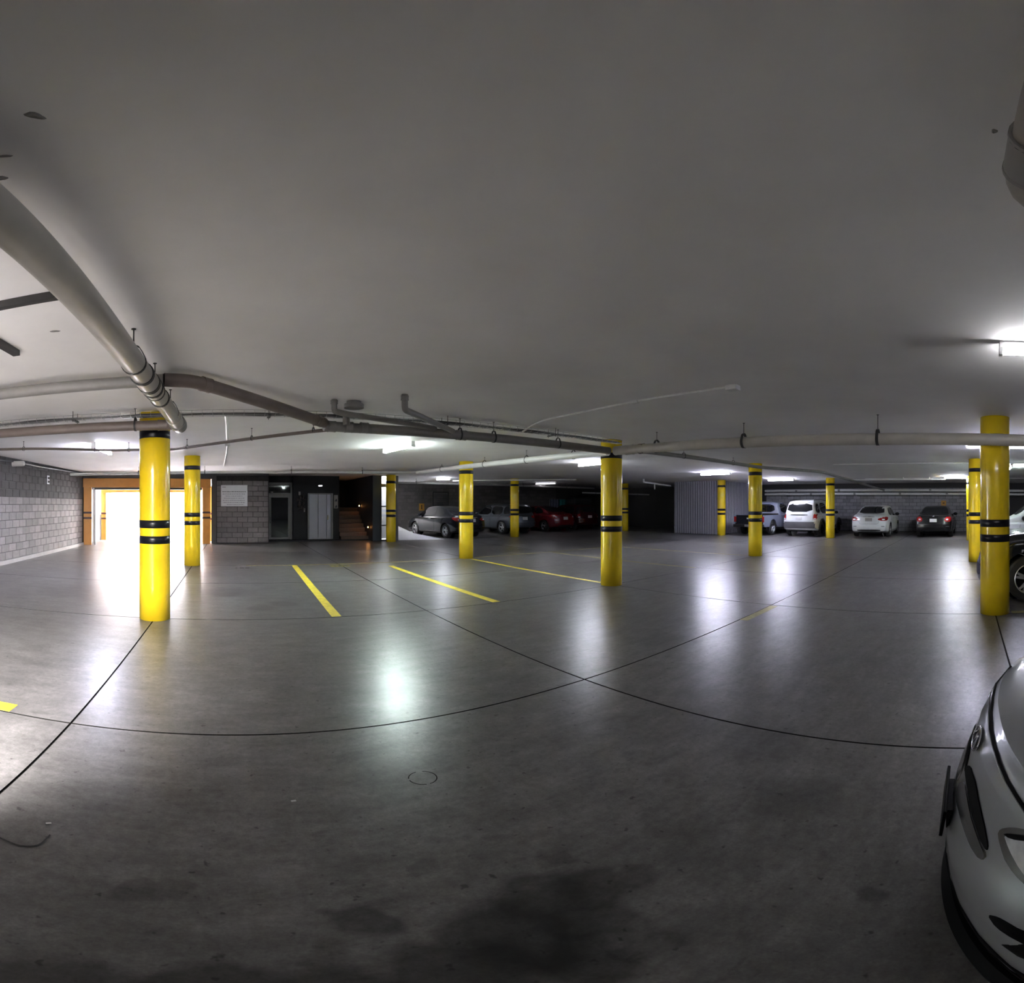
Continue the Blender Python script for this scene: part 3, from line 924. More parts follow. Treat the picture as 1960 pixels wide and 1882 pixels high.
# pipes of the right half
p11 = pipe('drain_pipe', 'thin far pipe running right from the elbow column and sinking to the right wall pipes',
           [(6.45, 5.70, 2.52), (9.0, 5.68, 2.545), (12.0, 5.66, 2.56), (14.3, 4.6, 2.56), (24.9, 4.5, 2.30)], 0.045, 'pipe_grey', bend=0.4, seg=12)
for x, z in ((8.2, 2.537), (10.4, 2.552)):
    hanger(p11, (x, 5.68, z), (1, 0, 0), 0.046)
for nm, z, lab in (('wall_pipe', 2.29, 'upper pale pipe along the right block wall above the parked cars'), ('wall_pipe', 2.09, 'lower pale pipe along the right block wall above the parked cars')):
    q = pipe(nm, lab, [(25.2, 11.6, z + 0.02), (25.2, -6.4, z - 0.05)], 0.065, 'pvc_white', seg=14)
    for k in range(6):
        y = 9.6 - 2.55 * k - (0.9 if z < 2.2 else 0)
        coupling(q, (25.2, y, z), (0, 1, 0), 0.065, 0.12, 'pipe_grey')
    for y in (10.2, 6.0, 2.0, -2.0):
        obj('bracket', boxm(25.18, 25.70, y - 0.02, y + 0.02, z - 0.10, z - 0.065), 'hanger_steel', q)
q = pipe('conduit', 'pale conduit with two short drops under the slab above the white sedan', [(20.3, 5.2, 2.60), (20.3, 0.9, 2.60)], 0.024, 'pvc_white', seg=8)
for y in (2.75, 1.6):
    obj('drop', tubem([(20.3, y, 2.60), (20.3, y, H)], 0.03, 8), 'pvc_white', q)
pipe('conduit', 'thin white conduit fixed along the slab far right, beyond the sagging pipe', [(13.3, 3.9, 2.69), (13.3, -6.0, 2.69)], 0.010, 'pvc_white', seg=8)
pipe('conduit', 'thin white conduit along the slab above the charcoal sedan', [(20.9, 4.6, 2.68), (20.9, -6.0, 2.68)], 0.016, 'pvc_white', seg=8)
q = pipe('drain_pipe', 'dim pale pipe with a short drop in the dark passage left of the corrugated partition', [(16.9, 14.0, H - 0.002), (16.9, 14.0, 2.56), (19.75, 14.55, 2.48)], 0.045, 'pvc_white', bend=0.05, seg=12)
obj('drop', tubem([(18.0, 14.21, 2.53), (18.0, 14.21, 2.25)], 0.03, 8), 'pvc_white', q)
q = pipe('drain_pipe', 'dim pipe hung across the ceiling above the row of dark cars', [(6.9, 19.9, 2.50), (19.4, 19.9, 2.47)], 0.05, 'pipe_grey', seg=12)
for x in (8.2, 11.2, 14.2, 17.2): hanger(q, (x, 19.9, 2.50 - 0.0024 * (x - 6.9)), (1, 0, 0), 0.051)
pipe('drain_pipe', 'dim pale branch pipe under the slab between the black sedan and grey hatchback', [(9.6, 18.9, 2.58), (13.9, 15.4, 2.61)], 0.03, 'pvc_white', seg=10)
q = pipe('drain_pipe', 'dim level pipe deep in the dark passage', [(19.3, 20.8, 2.22), (25.69, 20.8, 2.20)], 0.05, 'pvc_white', seg=10)
for x in (20.4, 22.4, 24.4): hanger(q, (x, 20.8, 2.216 - 0.003 * (x - 20.4)), (1, 0, 0), 0.051)

# white conduits on the slab
q = pipe('conduit', 'white conduit on the open slab ending in a small junction box', [(4.02, 2.24, 2.685), (4.0, 5.05, 2.685), (4.0, 5.32, 2.66), (3.98, 5.58, 2.58)], 0.014, 'pvc_white', bend=0.08, seg=10)
obj('junction_box', cbox(4.02, 2.20, 2.672, 0.10, 0.12, 0.052), 'housing', q, bevel=0.006)
obj('saddle', cbox(4.01, 3.45, 2.682, 0.05, 0.10, 0.034), 'pvc_white', q, bevel=0.006)
q = pipe('conduit', 'white wavy conduit running away along the slab right of the gate columns',
         [(-0.10, 5.85, 2.64), (-0.10, 6.5, 2.678), (-0.12, 9.0, 2.679), (-0.16, 10.6, 2.680), (-0.30, 14.3, 2.679)], 0.018, 'pvc_white', bend=0.2, seg=10)
obj('junction_box', cbox(-0.12, 9.03, 2.672, 0.10, 0.16, 0.05), 'housing', q, bevel=0.006)

# wire cable tray with its cables
tray = thing('cable_tray', 'wire basket cable tray with dark cables running along above the main drain pipe', 'tray', (0, 5.66, 2.60))
def tray_wires():
    bm = bmesh.new()
    x0, x1 = -5.4, 6.15
    for y, z in ((-0.07, 0), (0.0, 0), (0.07, 0), (-0.075, 0.05), (0.075, 0.05)):
        box(bm, x0, x1, y - 0.0025, y + 0.0025, z - 0.0025, z + 0.0025)
    n = 92
    for k in range(n + 1):
        x = x0 + (x1 - x0) * k / n
        box(bm, x - 0.002, x + 0.002, -0.0749, 0.0749, -0.0065, -0.0026)
        for y in (-0.0765, 0.0765):
            box(bm, x - 0.002, x + 0.002, y - 0.0015, y + 0.0015, -0.0065, 0.052)
    return bm
tag(obj('wire_mesh', tray_wires(), 'galvanised', tray), kind='stuff')
for k in range(4):
    pts = []
    for i in range(25):
        x = -5.4 + 11.5 * i / 24
        pts.append((x, -0.045 + 0.03 * k + 0.012 * sin(1.7 * i + 2 * k), 0.012 + 0.006 * sin(2.3 * i + k)))
    obj('cable', tubem(pts, 0.008, 6), 'cable', tray, smooth=True)
for x in (-3.7, -2.0, 0.43, 2.75, 4.6):
    bm = bmesh.new()
    box(bm, x - 0.02, x + 0.02, -0.10, 0.10, -0.020, -0.0070)
    for y in (-0.09, 0.09):
        tube(bm, [(x, y, -0.04), (x, y, H - 2.60)], 0.004, 6)
    obj('hanger', bm, 'hanger_steel', tray)

# strut channels on the slab, left edge
t = tag(obj('strut_channel', boxm(-1.53, -0.72, 2.25, 2.295, 2.655, 2.699), 'strut', None), 'dark steel strut channel on the ceiling left of the thick beige pipe', 'strut')
t = tag(obj('strut_channel', boxm(-1.60, -1.545, -1.0, 3.13, 2.655, 2.699), 'strut', None), 'dark steel strut channel ending short on the ceiling at the left edge', 'strut')
# old fittings high on the left wall
t = thing('wall_bracket', 'old grey pipe stub and cable bundle high on the left block wall', 'fitting', (-5.49, 10.7, 2.55))
bm = bmesh.new(); lathe(bm, [(0.07, 0.0), (0.07, 0.30), (0.055, 0.33)], 16, 'x'); obj('stub', bm, 'pvc', t, smooth=True)
obj('cable', tubem(round_path([(0.03, -2.0, 0.02), (0.03, -0.1, 0.06), (0.03, 1.6, 0.05), (0.03, 5.4, 0.09)], 0.2), 0.022, 8), 'hanger_steel', t, smooth=True)
t = thing('wall_mark', 'small white letter sign high on the left block wall', 'sign', (-5.484, 13.05, 2.12))
bm = bmesh.new()
box(bm, 0, 0.006, -0.09, -0.05, 0, 0.26)
obj('letter', bm, 'white_sign', t)
for z0 in (0.0, 0.11, 0.22): obj('letter_bar', boxm(0, 0.006, -0.0499, 0.09, z0, z0 + 0.04), 'white_sign', t)

# ------------------------------------------------------------------ fluorescent fittings
def fitting(x, y, label, tube_m, rz=0.0, z=H, ln=1.2, twin=False):
    t = thing('fluorescent_light', label, 'light', (x, y, z), rz, 'fluorescent ceiling lights')
    wd = 0.09 if twin else 0.05
    obj('housing', boxm(-wd / 2, wd / 2, -ln / 2 - 0.03, ln / 2 + 0.03, -0.045, -0.0005), 'housing', t, bevel=0.006)
    for s in (-1, 1):
        obj('end_cap', boxm(-wd / 2, wd / 2, s * (ln / 2 + 0.016) - 0.014, s * (ln / 2 + 0.016) + 0.014, -0.110, -0.0455), 'housing', t, bevel=0.004)
    for x0 in ((-0.026, 0.026) if twin else (0.0,)):
        bm = bmesh.new()
        lathe(bm, [(0.014, -ln / 2), (0.014, ln / 2)], 12, 'y', (x0, 0, -0.088))
        obj('tube', bm, tube_m, t, smooth=True)
    return t
fitting(3.22, 8.75, 'bright fluorescent light on the ceiling left of the middle columns', 'tube_green', 0.12, twin=True)
fitting(9.05, 9.30, 'fluorescent light partly hidden behind the column under the pipe elbow', 'tube_cool')
fitting(14.75, 8.80, 'fluorescent light in front of the corrugated partition', 'tube_violet', twin=True)
fitting(19.65, 8.25, 'twin fluorescent light above the blue pickup truck', 'tube_violet', twin=True)
fitting(9.02, 18.7, 'fluorescent light above the black sedan in the dark corner', 'tube_cool', 0.7, ln=0.62)
fitting(15.5, 19.6, 'dim fluorescent light above the grey hatchback and red car', 'lamp_white', 0.35, twin=True)
fitting(9.00, -0.62, 'fluorescent light passing behind the large column by the black off-roader', 'tube_violet', twin=True)
fitting(19.62, 0.30, 'far fluorescent light left of the sliver column', 'tube_cool', twin=True)
fitting(3.29, -0.86, 'fluorescent light at the right edge above the silver car', 'tube_near')
fitting(14.3, -1.35, 'fluorescent light glimpsed right of the large column by the black off-roader', 'tube_green', pi / 2)
fitting(-2.68, 9.25, 'fluorescent light on the ceiling left of the gate columns', 'tube_violet', twin=True)

# lobby lamp, notices, poster
t = thing('lobby_lamp', 'small bright lamp above the lift door', 'lamp', (3.60, 19.2, 2.26))
obj('casing', boxm(-0.09, 0.09, -0.06, -0.001, 0.0, 0.05), 'hanger_steel', t)
obj('lamp', boxm(-0.075, 0.075, -0.066, -0.0605, 0.008, 0.042), 'lamp_white', t)

t = thing('notice_board', 'white printed notice on the block wall right of the gate', 'sign', (0.02, 17.985, 1.84))
obj('board', boxm(-0.51, 0.51, -0.025, 0.0, -0.41, 0.41), 'white_sign', t, bevel=0.004)
def print_line(bm, xa, xb, z, h, gap):
    x = xa
    while x < xb:
        wd = random.uniform(0.02, 0.075)
        e = min(x + wd, xb)
        n = max(1, int((e - x) / 0.013))
        for k in range(n):
            q = x + (e - x) * k / n
            box(bm, q, q + (e - x) / n * 0.72, -0.0265, -0.0252, z - h / 2 * random.uniform(0.6, 1), z + h / 2 * random.uniform(0.6, 1))
        x = e + gap
bm = bmesh.new()
print_line(bm, -0.46, -0.33, 0.335, 0.035, 0.006)
print_line(bm, -0.46, 0.46, 0.155, 0.045, 0.012)
tag(obj('heading', bm, 'sign_ink', t), kind='stuff')
bm = bmesh.new()
for xa, xb, z in ((-0.45, 0.42, 0.065), (-0.33, 0.33, -0.015), (-0.40, 0.41, -0.095), (-0.44, 0.42, -0.178), (-0.43, 0.42, -0.258), (-0.28, 0.35, -0.338)):
    print_line(bm, xa, xb, z, 0.034, 0.018)
tag(obj('print', bm, 'sign_ink_soft', t), kind='stuff')

t = thing('lift_notice', 'narrow white notice with dark pictures right of the lift door', 'sign', (4.27, 19.195, 1.62))
obj('board', boxm(-0.085, 0.085, -0.012, 0, -0.28, 0.28), 'pipe_grey', t)
for z in (0.06, -0.20):
    bm = bmesh.new()
    v = [bm.verts.new(p) for p in ((-0.05, -0.0135, z - 0.05), (0.055, -0.0135, z - 0.05), (0.055, -0.0135, z + 0.01), (0.03, -0.0135, z + 0.07), (-0.02, -0.0135, z + 0.02))]
    bm.faces.new(v)
    obj('picture', bm, 'sign_ink', t)
t = thing('wall_hanging', 'dark tangled wall decoration left of the lift door', 'decoration', (2.74, 19.19, 1.62))
bm = bmesh.new()
rnd = random.Random(3)
for k in range(38):
    a = rnd.uniform(0, 6.28); r = rnd.uniform(0.02, 0.19)
    x, z = r * cos(a), 0.34 * rnd.uniform(-1, 0.7)
    tube(bm, [(x, -0.02, z), (x + rnd.uniform(-0.07, 0.07), -0.05, z + rnd.uniform(-0.1, 0.1)), (x + rnd.uniform(-0.08, 0.08), -0.02, z + rnd.uniform(-0.12, 0.12))], 0.014, 5)
obj('twigs', bm, 'poster_dark', t, smooth=True)
obj('cap', boxm(-0.06, 0.02, -0.06, 0, 0.27, 0.42), 'pipe_grey', t, bevel=0.01)
t = thing('wall_switch', 'small pale box low on the lobby wall beside the lift', 'switch', (2.93, 19.195, 1.27))
obj('plate', boxm(-0.03, 0.03, -0.02, 0, -0.08, 0.08), 'pipe_grey', t, bevel=0.004)

# louvre and small things on the back wall
t = thing('ventilation_louvre', 'dark slatted louvre on the back wall above the black sedan', 'vent', (11.52, 24.285, 1.82))
for a in ((-0.52, -0.46, -0.42, 0.42), (0.46, 0.52, -0.42, 0.42), (-0.46, 0.46, 0.36, 0.42), (-0.46, 0.46, -0.42, -0.36)):
    obj('frame', boxm(a[0], a[1], -0.06, 0, a[2], a[3]), 'tarp', t)
for k in range(6):
    bm = boxm(-0.46, 0.46, -0.05, -0.01, -0.008, 0.008)
    o = obj('slat', bm, 'slate_wall', t, (0, 0, -0.29 + 0.115 * k)); o.rotation_euler = (0.5, 0, 0)
t = thing('bay_sign', 'small amber bay sign with a dark mark on the wall left of the black sedan', 'sign', (10.35, 24.285, 1.36))
obj('plate', boxm(-0.16, 0.16, -0.012, 0, -0.20, 0.20), 'amber_sign', t)
obj('mark', boxm(-0.03, 0.03, -0.014, -0.0121, -0.12, 0.12), 'black_paint', t)
t = thing('bay_sign', 'small amber bay sign on the wall above the dark sedan', 'sign', (25.685, 1.25, 1.58))
obj('plate', boxm(-0.012, 0, -0.14, 0.14, -0.14, 0.14), 'amber_sign', t)
obj('mark', boxm(-0.014, -0.0121, -0.05, 0.05, -0.03, 0.03), 'maroon_paint', t)

# clutter at the back: cloths on a rail and a tarped heap
t = thing('cloth_rack', 'blue and teal cloths hung on a rail behind the red car', 'rack', (20.30, 24.14, 0))
bm = bmesh.new(); tube(bm, [(-0.9, 0, 1.86), (0.9, 0, 1.86)], 0.02, 8)
for x in (-0.88, 0.88): tube(bm, [(x, 0, 0), (x, 0, 1.86)], 0.02, 8)
obj('rail', bm, 'aluminium', t, smooth=True)
def cloth(x0, x1, m):
    bm = bmesh.new()
    n = 14
    a = []
    for side in (-0.03, 0.03):
        row = []
        for i in range(n + 1):
            x = x0 + (x1 - x0) * i / n
            row.append([bm.verts.new((x, side + 0.02 * sin(9 * x + i), z)) for z in (0.95, 1.4, 1.85)])
        a.append(row)
    for row in a:
        for i in range(n):
            for j in range(2): bm.faces.new((row[i][j], row[i + 1][j], row[i + 1][j + 1], row[i][j + 1]))
    for i in range(n): bm.faces.new((a[0][i][2], a[0][i + 1][2], a[1][i + 1][2], a[1][i][2]))
    obj('cloth', bm, m, t, smooth=True)
cloth(-0.85, -0.12, 'blue_grey_cloth')
cloth(-0.06, 0.80, 'teal_cloth')
t = thing('tarped_heap', 'tall black tarp covered heap behind the maroon car', 'heap', (21.2, 23.2, 0))
bm = bmesh.new()
for k, (sx, sy, z0, z1) in enumerate(((0.85, 0.5, 0, 1.2), (0.8, 0.45, 1.201, 2.0))):
    box(bm, -sx, sx, -sy, sy, z0, z1)
obj('bundle', bm, 'tarp', t, bevel=0.12)
obj('top_bundle', boxm(0.1, 0.72, -0.3, 0.3, 2.001, 2.25), 'tarp', t, bevel=0.1)

# scraps on the floor
for x, y, rz, lab in ((-0.711, 1.696, 0.5, 'tiny pale paper scrap on the floor near the left edge'), (0.26, 2.015, 0.2, 'tiny pale paper scrap on the dark floor in the lower middle')):
    t = tag(obj('paper_scrap', boxm(-0.011, 0.011, -0.006, 0.006, 0.0005, 0.003), 'paper_scrap'), lab, 'litter')
    t.location = (x, y, 0); t.rotation_euler = (0, 0, rz)
t = tag(obj('wire_scrap', tubem(round_path([(-0.95, 1.56, 0.006), (-0.83, 1.51, 0.006), (-0.735, 1.49, 0.006), (-0.675, 1.52, 0.006), (-0.67, 1.61, 0.006)], 0.1), 0.0035, 6), 'hanger_steel', smooth=True), 'thin dark curled wire on the floor at the left edge', 'litter')
# ------------------------------------------------------------------ cars
# local axes of a car: +x nose, +y its left side, z up, origin on the ground under the middle
def chaikin(P, it=2):
    for _ in range(it):
        Q = [P[0]]
        for a, b in zip(P, P[1:]):
            Q.append((a[0] * 0.75 + b[0] * 0.25, a[1] * 0.75 + b[1] * 0.25))
            Q.append((a[0] * 0.25 + b[0] * 0.75, a[1] * 0.25 + b[1] * 0.75))
        Q.append(P[-1])
        P = Q
    return P

class Car:
    def __init__(s, root, spec):
        s.root, s.sp = root, spec
        st = sorted(spec['st'])
        xs = [q[0] for q in st]
        s.f = [pchip(xs, [q[i] for q in st]) for i in range(1, 7)]    # w, zb, zs, wi, wt, zt
        s.xr, s.xf = xs[0], xs[-1]
        s.front = spec.get('front', lambda y, z: 0.16 * (abs(y) / 0.8) ** 2.4 + lerp_table(((0.2, 0.03), (0.35, 0), (0.5, 0), (0.9, 0.12)))(z))
        s.rear = spec.get('rear', lambda y, z: 0.13 * (abs(y) / 0.8) ** 2.4 + lerp_table(((0.25, 0.05), (0.45, 0), (0.6, 0.0), (1.0, 0.06)))(z))
        s.blend_f, s.blend_r = spec.get('blend', (0.75, 0.6))
        s.build()

    def section(s, x):
        w, zb, zs, wi, wt, zt = [g(x) for g in s.f]
        h = zs - zb
        P = [(0, zb), (0.80 * w, zb), (0.955 * w, zb + 0.03), (0.985 * w, zb + 0.22 * h), (w, zb + 0.5 * h), (w, zb + 0.66 * h), (0.985 * w, zs - 0.03), (0.955 * w, zs + 0.01),
             (wi, zs + 0.03), (wt + 0.10 * (wi - wt), zs + 0.03 + (zt - zs - 0.03) * 0.86), (0.86 * wt, zt - 0.012 - 0.03 * (zt - zs)), (0.5 * wt, zt - 0.004), (0, zt)]
        return chaikin(P, 2)

    def warp(s, x, y, z):
        t = smooth01(s.xf - s.blend_f, s.xf, x)
        if t > 0: x = x - t * s.front(y, z)
        t = smooth01(-s.xr - s.blend_r, -s.xr, -x)
        if t > 0: x = x + t * s.rear(y, z)
        return (x, y, z)

    def build(s):
        sp = s.sp
        st = sorted(sp['st'])
        X = []
        dx = sp.get('dx', 0.07)
        for a, b in zip(st, st[1:]):
            n = max(1, int(math.ceil(max((b[0] - a[0]) / dx, abs(b[6] - a[6]) / (dx * 1.2)))))
            X += [a[0] + (b[0] - a[0]) * k / n for k in range(n)]
        X.append(st[-1][0])
        bm = bmesh.new()
        rows = []
        for x in X:
            sec = s.section(x)
            L = [bm.verts.new(s.warp(x, y, z)) for y, z in sec]
            R = [L[0]] + [bm.verts.new(s.warp(x, -y, z)) for y, z in sec[1:-1]] + [L[-1]]
            rows.append((L, R))
        for (L0, R0), (L1, R1) in zip(rows, rows[1:]):
            for j in range(len(L0) - 1):
                bm.faces.new((L0[j], L1[j], L1[j + 1], L0[j + 1]))
                bm.faces.new((R0[j + 1], R1[j + 1], R1[j], R0[j]))
        K = 14
        for (L, R), x in ((rows[0], X[0]), (rows[-1], X[-1])):
            n = len(L)
            grid = []
            sec = s.section(x)
            for j in range(n):
                if j in (0, n - 1):
                    grid.append([L[j]] * (K + 1)); continue
                y, z = sec[j]
                grid.append([L[j]] + [bm.verts.new(s.warp(x, y * (1 - 2 * k / K), z)) for k in range(1, K)] + [R[j]])
            for a, b in zip(grid, grid[1:]):
                for k in range(K):
                    vs = []
                    for v in (a[k], a[k + 1], b[k + 1], b[k]):
                        if v not in vs: vs.append(v)
                    if len(vs) >= 3:
                        try: bm.faces.new(vs)
                        except ValueError: pass
        bmesh.ops.recalc_face_normals(bm, faces=bm.faces)
        s.bvh = BVHTree.FromBMesh(bm)
        # wheel arches
        R = sp['wr'] + sp.get('gap', 0.065)
        dele = []
        for f in bm.faces:
            if min(abs(v.co.y) for v in f.verts) < 0.45: continue
            for xw in sp['ax']:
                if all(hypot(v.co.x - xw, v.co.z - sp['wr']) < R for v in f.verts): dele.append(f); break
        bmesh.ops.delete(bm, geom=dele, context='FACES')
        for v in bm.verts:
            if abs(v.co.y) < 0.45: continue
            for xw in sp['ax']:
                d = hypot(v.co.x - xw, v.co.z - sp['wr'])
                if d < R:
                    k = R / max(d, 1e-4)
                    v.co.x = xw + (v.co.x - xw) * k
                    v.co.z = sp['wr'] + (v.co.z - sp['wr']) * k
        s.body = obj('body', bm, sp['paint'], s.root, smooth=True)
        # dark floor pan
        w0 = s.f[0](0)
        obj('floor_pan', boxm(s.xr + 0.35, s.xf - 0.35, -w0 * 0.62, w0 * 0.62, sp.get('pan', 0.17), 0.52), 'under', s.root)
        # wheels
        for xw in sp['ax']:
            for sgn in (1, -1): s.wheel(xw, sgn * (w0 - 0.115), sgn)

    def wheel(s, x, y, sgn):
        r = s.sp['wr']
        wd = 0.10
        bm = bmesh.new()
        lathe(bm, [(r * 0.66, -wd), (r * 0.90, -wd), (r * 0.985, -wd * 0.75), (r, -wd * 0.4), (r, wd * 0.4), (r * 0.985, wd * 0.75), (r * 0.90, wd), (r * 0.66, wd), (r * 0.64, wd * 0.5), (r * 0.64, -wd * 0.5), (r * 0.66, -wd)], 36, 'y', (x, y, r), cap=False)
        wh = obj('wheel', bm, 'tyre', s.root, smooth=True)
        bm = bmesh.new()
        o = y + sgn * 0.055
        lathe(bm, [(r * 0.655, -0.02), (r * 0.67, 0.02), (r * 0.63, 0.03), (r * 0.60, 0.0), (r * 0.60, -0.02)], 36, 'y', (x, o + sgn * 0.02, r), cap=False)
        lathe(bm, [(r * 0.12, -0.04), (r * 0.18, 0.0), (r * 0.12, 0.02 * sgn)], 16, 'y', (x, o + sgn * 0.01, r))
        n = s.sp.get('spokes', 5)
        for k in range(n):
            a = 2 * pi * k / n + 0.3
            for br in ((-0.16, 0.16) if s.sp.get('twin', False) else (0.0,)):
                d0, d1 = Vector((cos(a), 0, sin(a))), Vector((cos(a + br), 0, sin(a + br)))
                t = Vector((-sin(a), 0, cos(a)))
                hw0, hw1 = r * (0.07 if br else 0.10), r * (0.045 if br else 0.085)
                c = Vector((x, o, r))
                q = []
                for dep in (0.0, -0.03):
                    for d, rad, hw in ((d0, r * 0.12, hw0), (d1, r * 0.61, hw1)):
                        for sg in (-1, 1):
                            q.append(bm.verts.new(c + d * rad + t * hw * sg + Vector((0, sgn * dep, 0))))
                for f in ((0, 1, 3, 2), (4, 6, 7, 5), (0, 2, 6, 4), (1, 5, 7, 3)): bm.faces.new([q[i] for i in f])
        obj('rim', bm, s.sp.get('rim', 'alloy'), wh, smooth=True)
        bm = bmesh.new()
        lathe(bm, [(r * 0.60, 0), (r * 0.60, 0.004)], 28, 'y', (x, y, r))
        obj('brake_disc', bm, 'under', wh)

    # ---- surface features: an outline in a 2-D view is dropped on the body and given thickness
    def hit(s, p2, view):
        a, b = p2
        if view in ('left', 'right'):
            sg = 1 if view == 'left' else -1
            o, d = Vector((a, 3 * sg, b)), Vector((0, -sg, 0))
        elif view == 'front': o, d = Vector((6, a, b)), Vector((-1, 0, 0))
        elif view == 'rear': o, d = Vector((-6, a, b)), Vector((1, 0, 0))
        else: o, d = Vector((a, b, 5)), Vector((0, 0, -1))
        loc, nor, _, _ = s.bvh.ray_cast(o, d)
        if loc is None:
            q = o + d * (6 if view in ('front', 'rear') else 3)
            q = Vector((s.xf if view == 'front' else s.xr, a, b)) if view in ('front', 'rear') else Vector((a, (0.8 if view == 'left' else -0.8), b))
            loc, nor, _, _ = s.bvh.find_nearest(q)
        if nor.dot(d) > 0: nor = -nor
        return loc, nor

    def patch(s, name, outline, view, m, parent=None, e=0.004, rings=5, smooth_it=2, hits=None):
        if hits is None:
            P = outline
            if smooth_it:
                for _ in range(smooth_it):
                    Q = []
                    for i in range(len(P)):
                        a, b = P[i], P[(i + 1) % len(P)]
                        Q += [(a[0] * .78 + b[0] * .22, a[1] * .78 + b[1] * .22), (a[0] * .22 + b[0] * .78, a[1] * .22 + b[1] * .78)]
                    P = Q
            Q = []
            for i in range(len(P)):
                a, b = P[i], P[(i + 1) % len(P)]
                n = max(1, int(hypot(b[0] - a[0], b[1] - a[1]) / 0.07))
                Q += [(a[0] + (b[0] - a[0]) * k / n, a[1] + (b[1] - a[1]) * k / n) for k in range(n)]
            P = Q
            cx, cy = sum(p[0] for p in P) / len(P), sum(p[1] for p in P) / len(P)
            H_ = [[s.hit((cx + (p[0] - cx) * (1 - k / rings), cy + (p[1] - cy) * (1 - k / rings)), view) for p in P] for k in range(rings)]
            hc = s.hit((cx, cy), view)
        else:
            H_, hc = hits
        bm = bmesh.new()
        R = [[bm.verts.new(l - n * 0.004) for l, n in H_[0]]] + [[bm.verts.new(l + n * e) for l, n in row] for row in H_]
        c = bm.verts.new(hc[0] + hc[1] * e)
        N = len(R[0])
        for a, b in zip(R, R[1:]):
            for k in range(N): bm.faces.new((a[k], a[(k + 1) % N], b[(k + 1) % N], b[k]))
        for k in range(N): bm.faces.new((R[-1][k], R[-1][(k + 1) % N], c))
        return obj(name, bm, m, parent or s.root, smooth=True)

    def both(s, name, outline, view, m, **k):
        """left and right copies: side views mirror the view, front and rear views mirror the outline"""
        if view == 'side': return [s.patch(name, outline, v, m, **k) for v in ('left', 'right')]
        return [s.patch(name, outline, view, m, **k), s.patch(name, [(-a, b) for a, b in outline], view, m, **k)]

    def seam(s, pts, view, m='under', r=0.004, parent=None, name='seam', off=0.0):
        P = []
        for a, b in zip(pts, pts[1:]):
            n = max(1, int(hypot(b[0] - a[0], b[1] - a[1]) / 0.06))
            P += [(a[0] + (b[0] - a[0]) * k / n, a[1] + (b[1] - a[1]) * k / n) for k in range(n)]
        P.append(pts[-1])
        Q = []
        for p in P:
            l, n = s.hit(p, view)
            Q.append(l + n * off)
        return obj(name, tubem(Q, r, 6), m, parent or s.body, smooth=True)

    def plate(s, y, z, view='rear', m='plate_white', wd=0.32, h=0.15):
        l, n = s.hit((y, z), view)
        sg = 1 if view == 'front' else -1
        o = obj('license_plate', cbox(0, 0, 0, 0.012, wd, h), m, s.root, bevel=0.003)
        o.location = (l.x + sg * 0.010, y, z)
        o.rotation_euler = (0, -sg * (0.5 * atan2(n.z, abs(n.x))), 0)
        return o

    def mirror_glass(s, x, z, m=None):
        for sg in (1, -1):
            l, n = s.hit((x, z), 'left' if sg > 0 else 'right')
            bm = bmesh.new()
            bmesh.ops.create_uvsphere(bm, u_segments=14, v_segments=9, radius=1)
            for v in bm.verts:
                v.co = Vector((l.x + 0.05 + v.co.x * 0.06, l.y + sg * (0.11 + 0.11 * sg * v.co.y), l.z + 0.05 + v.co.z * 0.075))
            tube(bm, [(l.x + 0.05, l.y - sg * 0.02, l.z + 0.01), (l.x + 0.05, l.y + sg * 0.08, l.z + 0.04)], 0.02, 8)
            obj('side_mirror', bm, m or s.sp['paint'], s.root, smooth=True)

    def handles(s, pts, m=None):
        for v, sg in (('left', 1), ('right', -1)):
            for x, z in pts:
                l, n = s.hit((x, z), v)
                obj('door_handle', tubem(round_path([(x - 0.09, l.y - sg * 0.004, z), (x - 0.075, l.y + sg * 0.03, z), (x + 0.075, l.y + sg * 0.03, z), (x + 0.09, l.y - sg * 0.004, z)], 0.02, 3), 0.013, 6), m or s.sp['paint'], s.root, smooth=True)

#            x      w     zb    zs    wi    wt    zt
SEDAN = [(-2.27, 0.76, 0.30, 0.80, 0.66, 0.56, 0.93), (-2.20, 0.80, 0.27, 0.86, 0.72, 0.62, 0.99), (-2.0, 0.84, 0.24, 0.91, 0.77, 0.68, 1.035), (-1.62, 0.865, 0.22, 0.94, 0.79, 0.68, 1.07),
         (-1.30, 0.87, 0.19, 0.945, 0.79, 0.64, 1.20), (-0.92, 0.875, 0.17, 0.945, 0.795, 0.60, 1.365), (-0.45, 0.875, 0.17, 0.94, 0.80, 0.59, 1.445), (0.05, 0.875, 0.17, 0.93, 0.80, 0.59, 1.46),
         (0.45, 0.875, 0.17, 0.92, 0.80, 0.60, 1.42), (0.85, 0.87, 0.17, 0.91, 0.795, 0.64, 1.24), (1.20, 0.87, 0.18, 0.90, 0.785, 0.69, 1.045), (1.45, 0.865, 0.19, 0.875, 0.77, 0.68, 0.99),
         (1.90, 0.845, 0.20, 0.80, 0.74, 0.64, 0.91), (2.15, 0.81, 0.19, 0.72, 0.70, 0.60, 0.83), (2.27, 0.78, 0.19, 0.64, 0.66, 0.55, 0.76)]
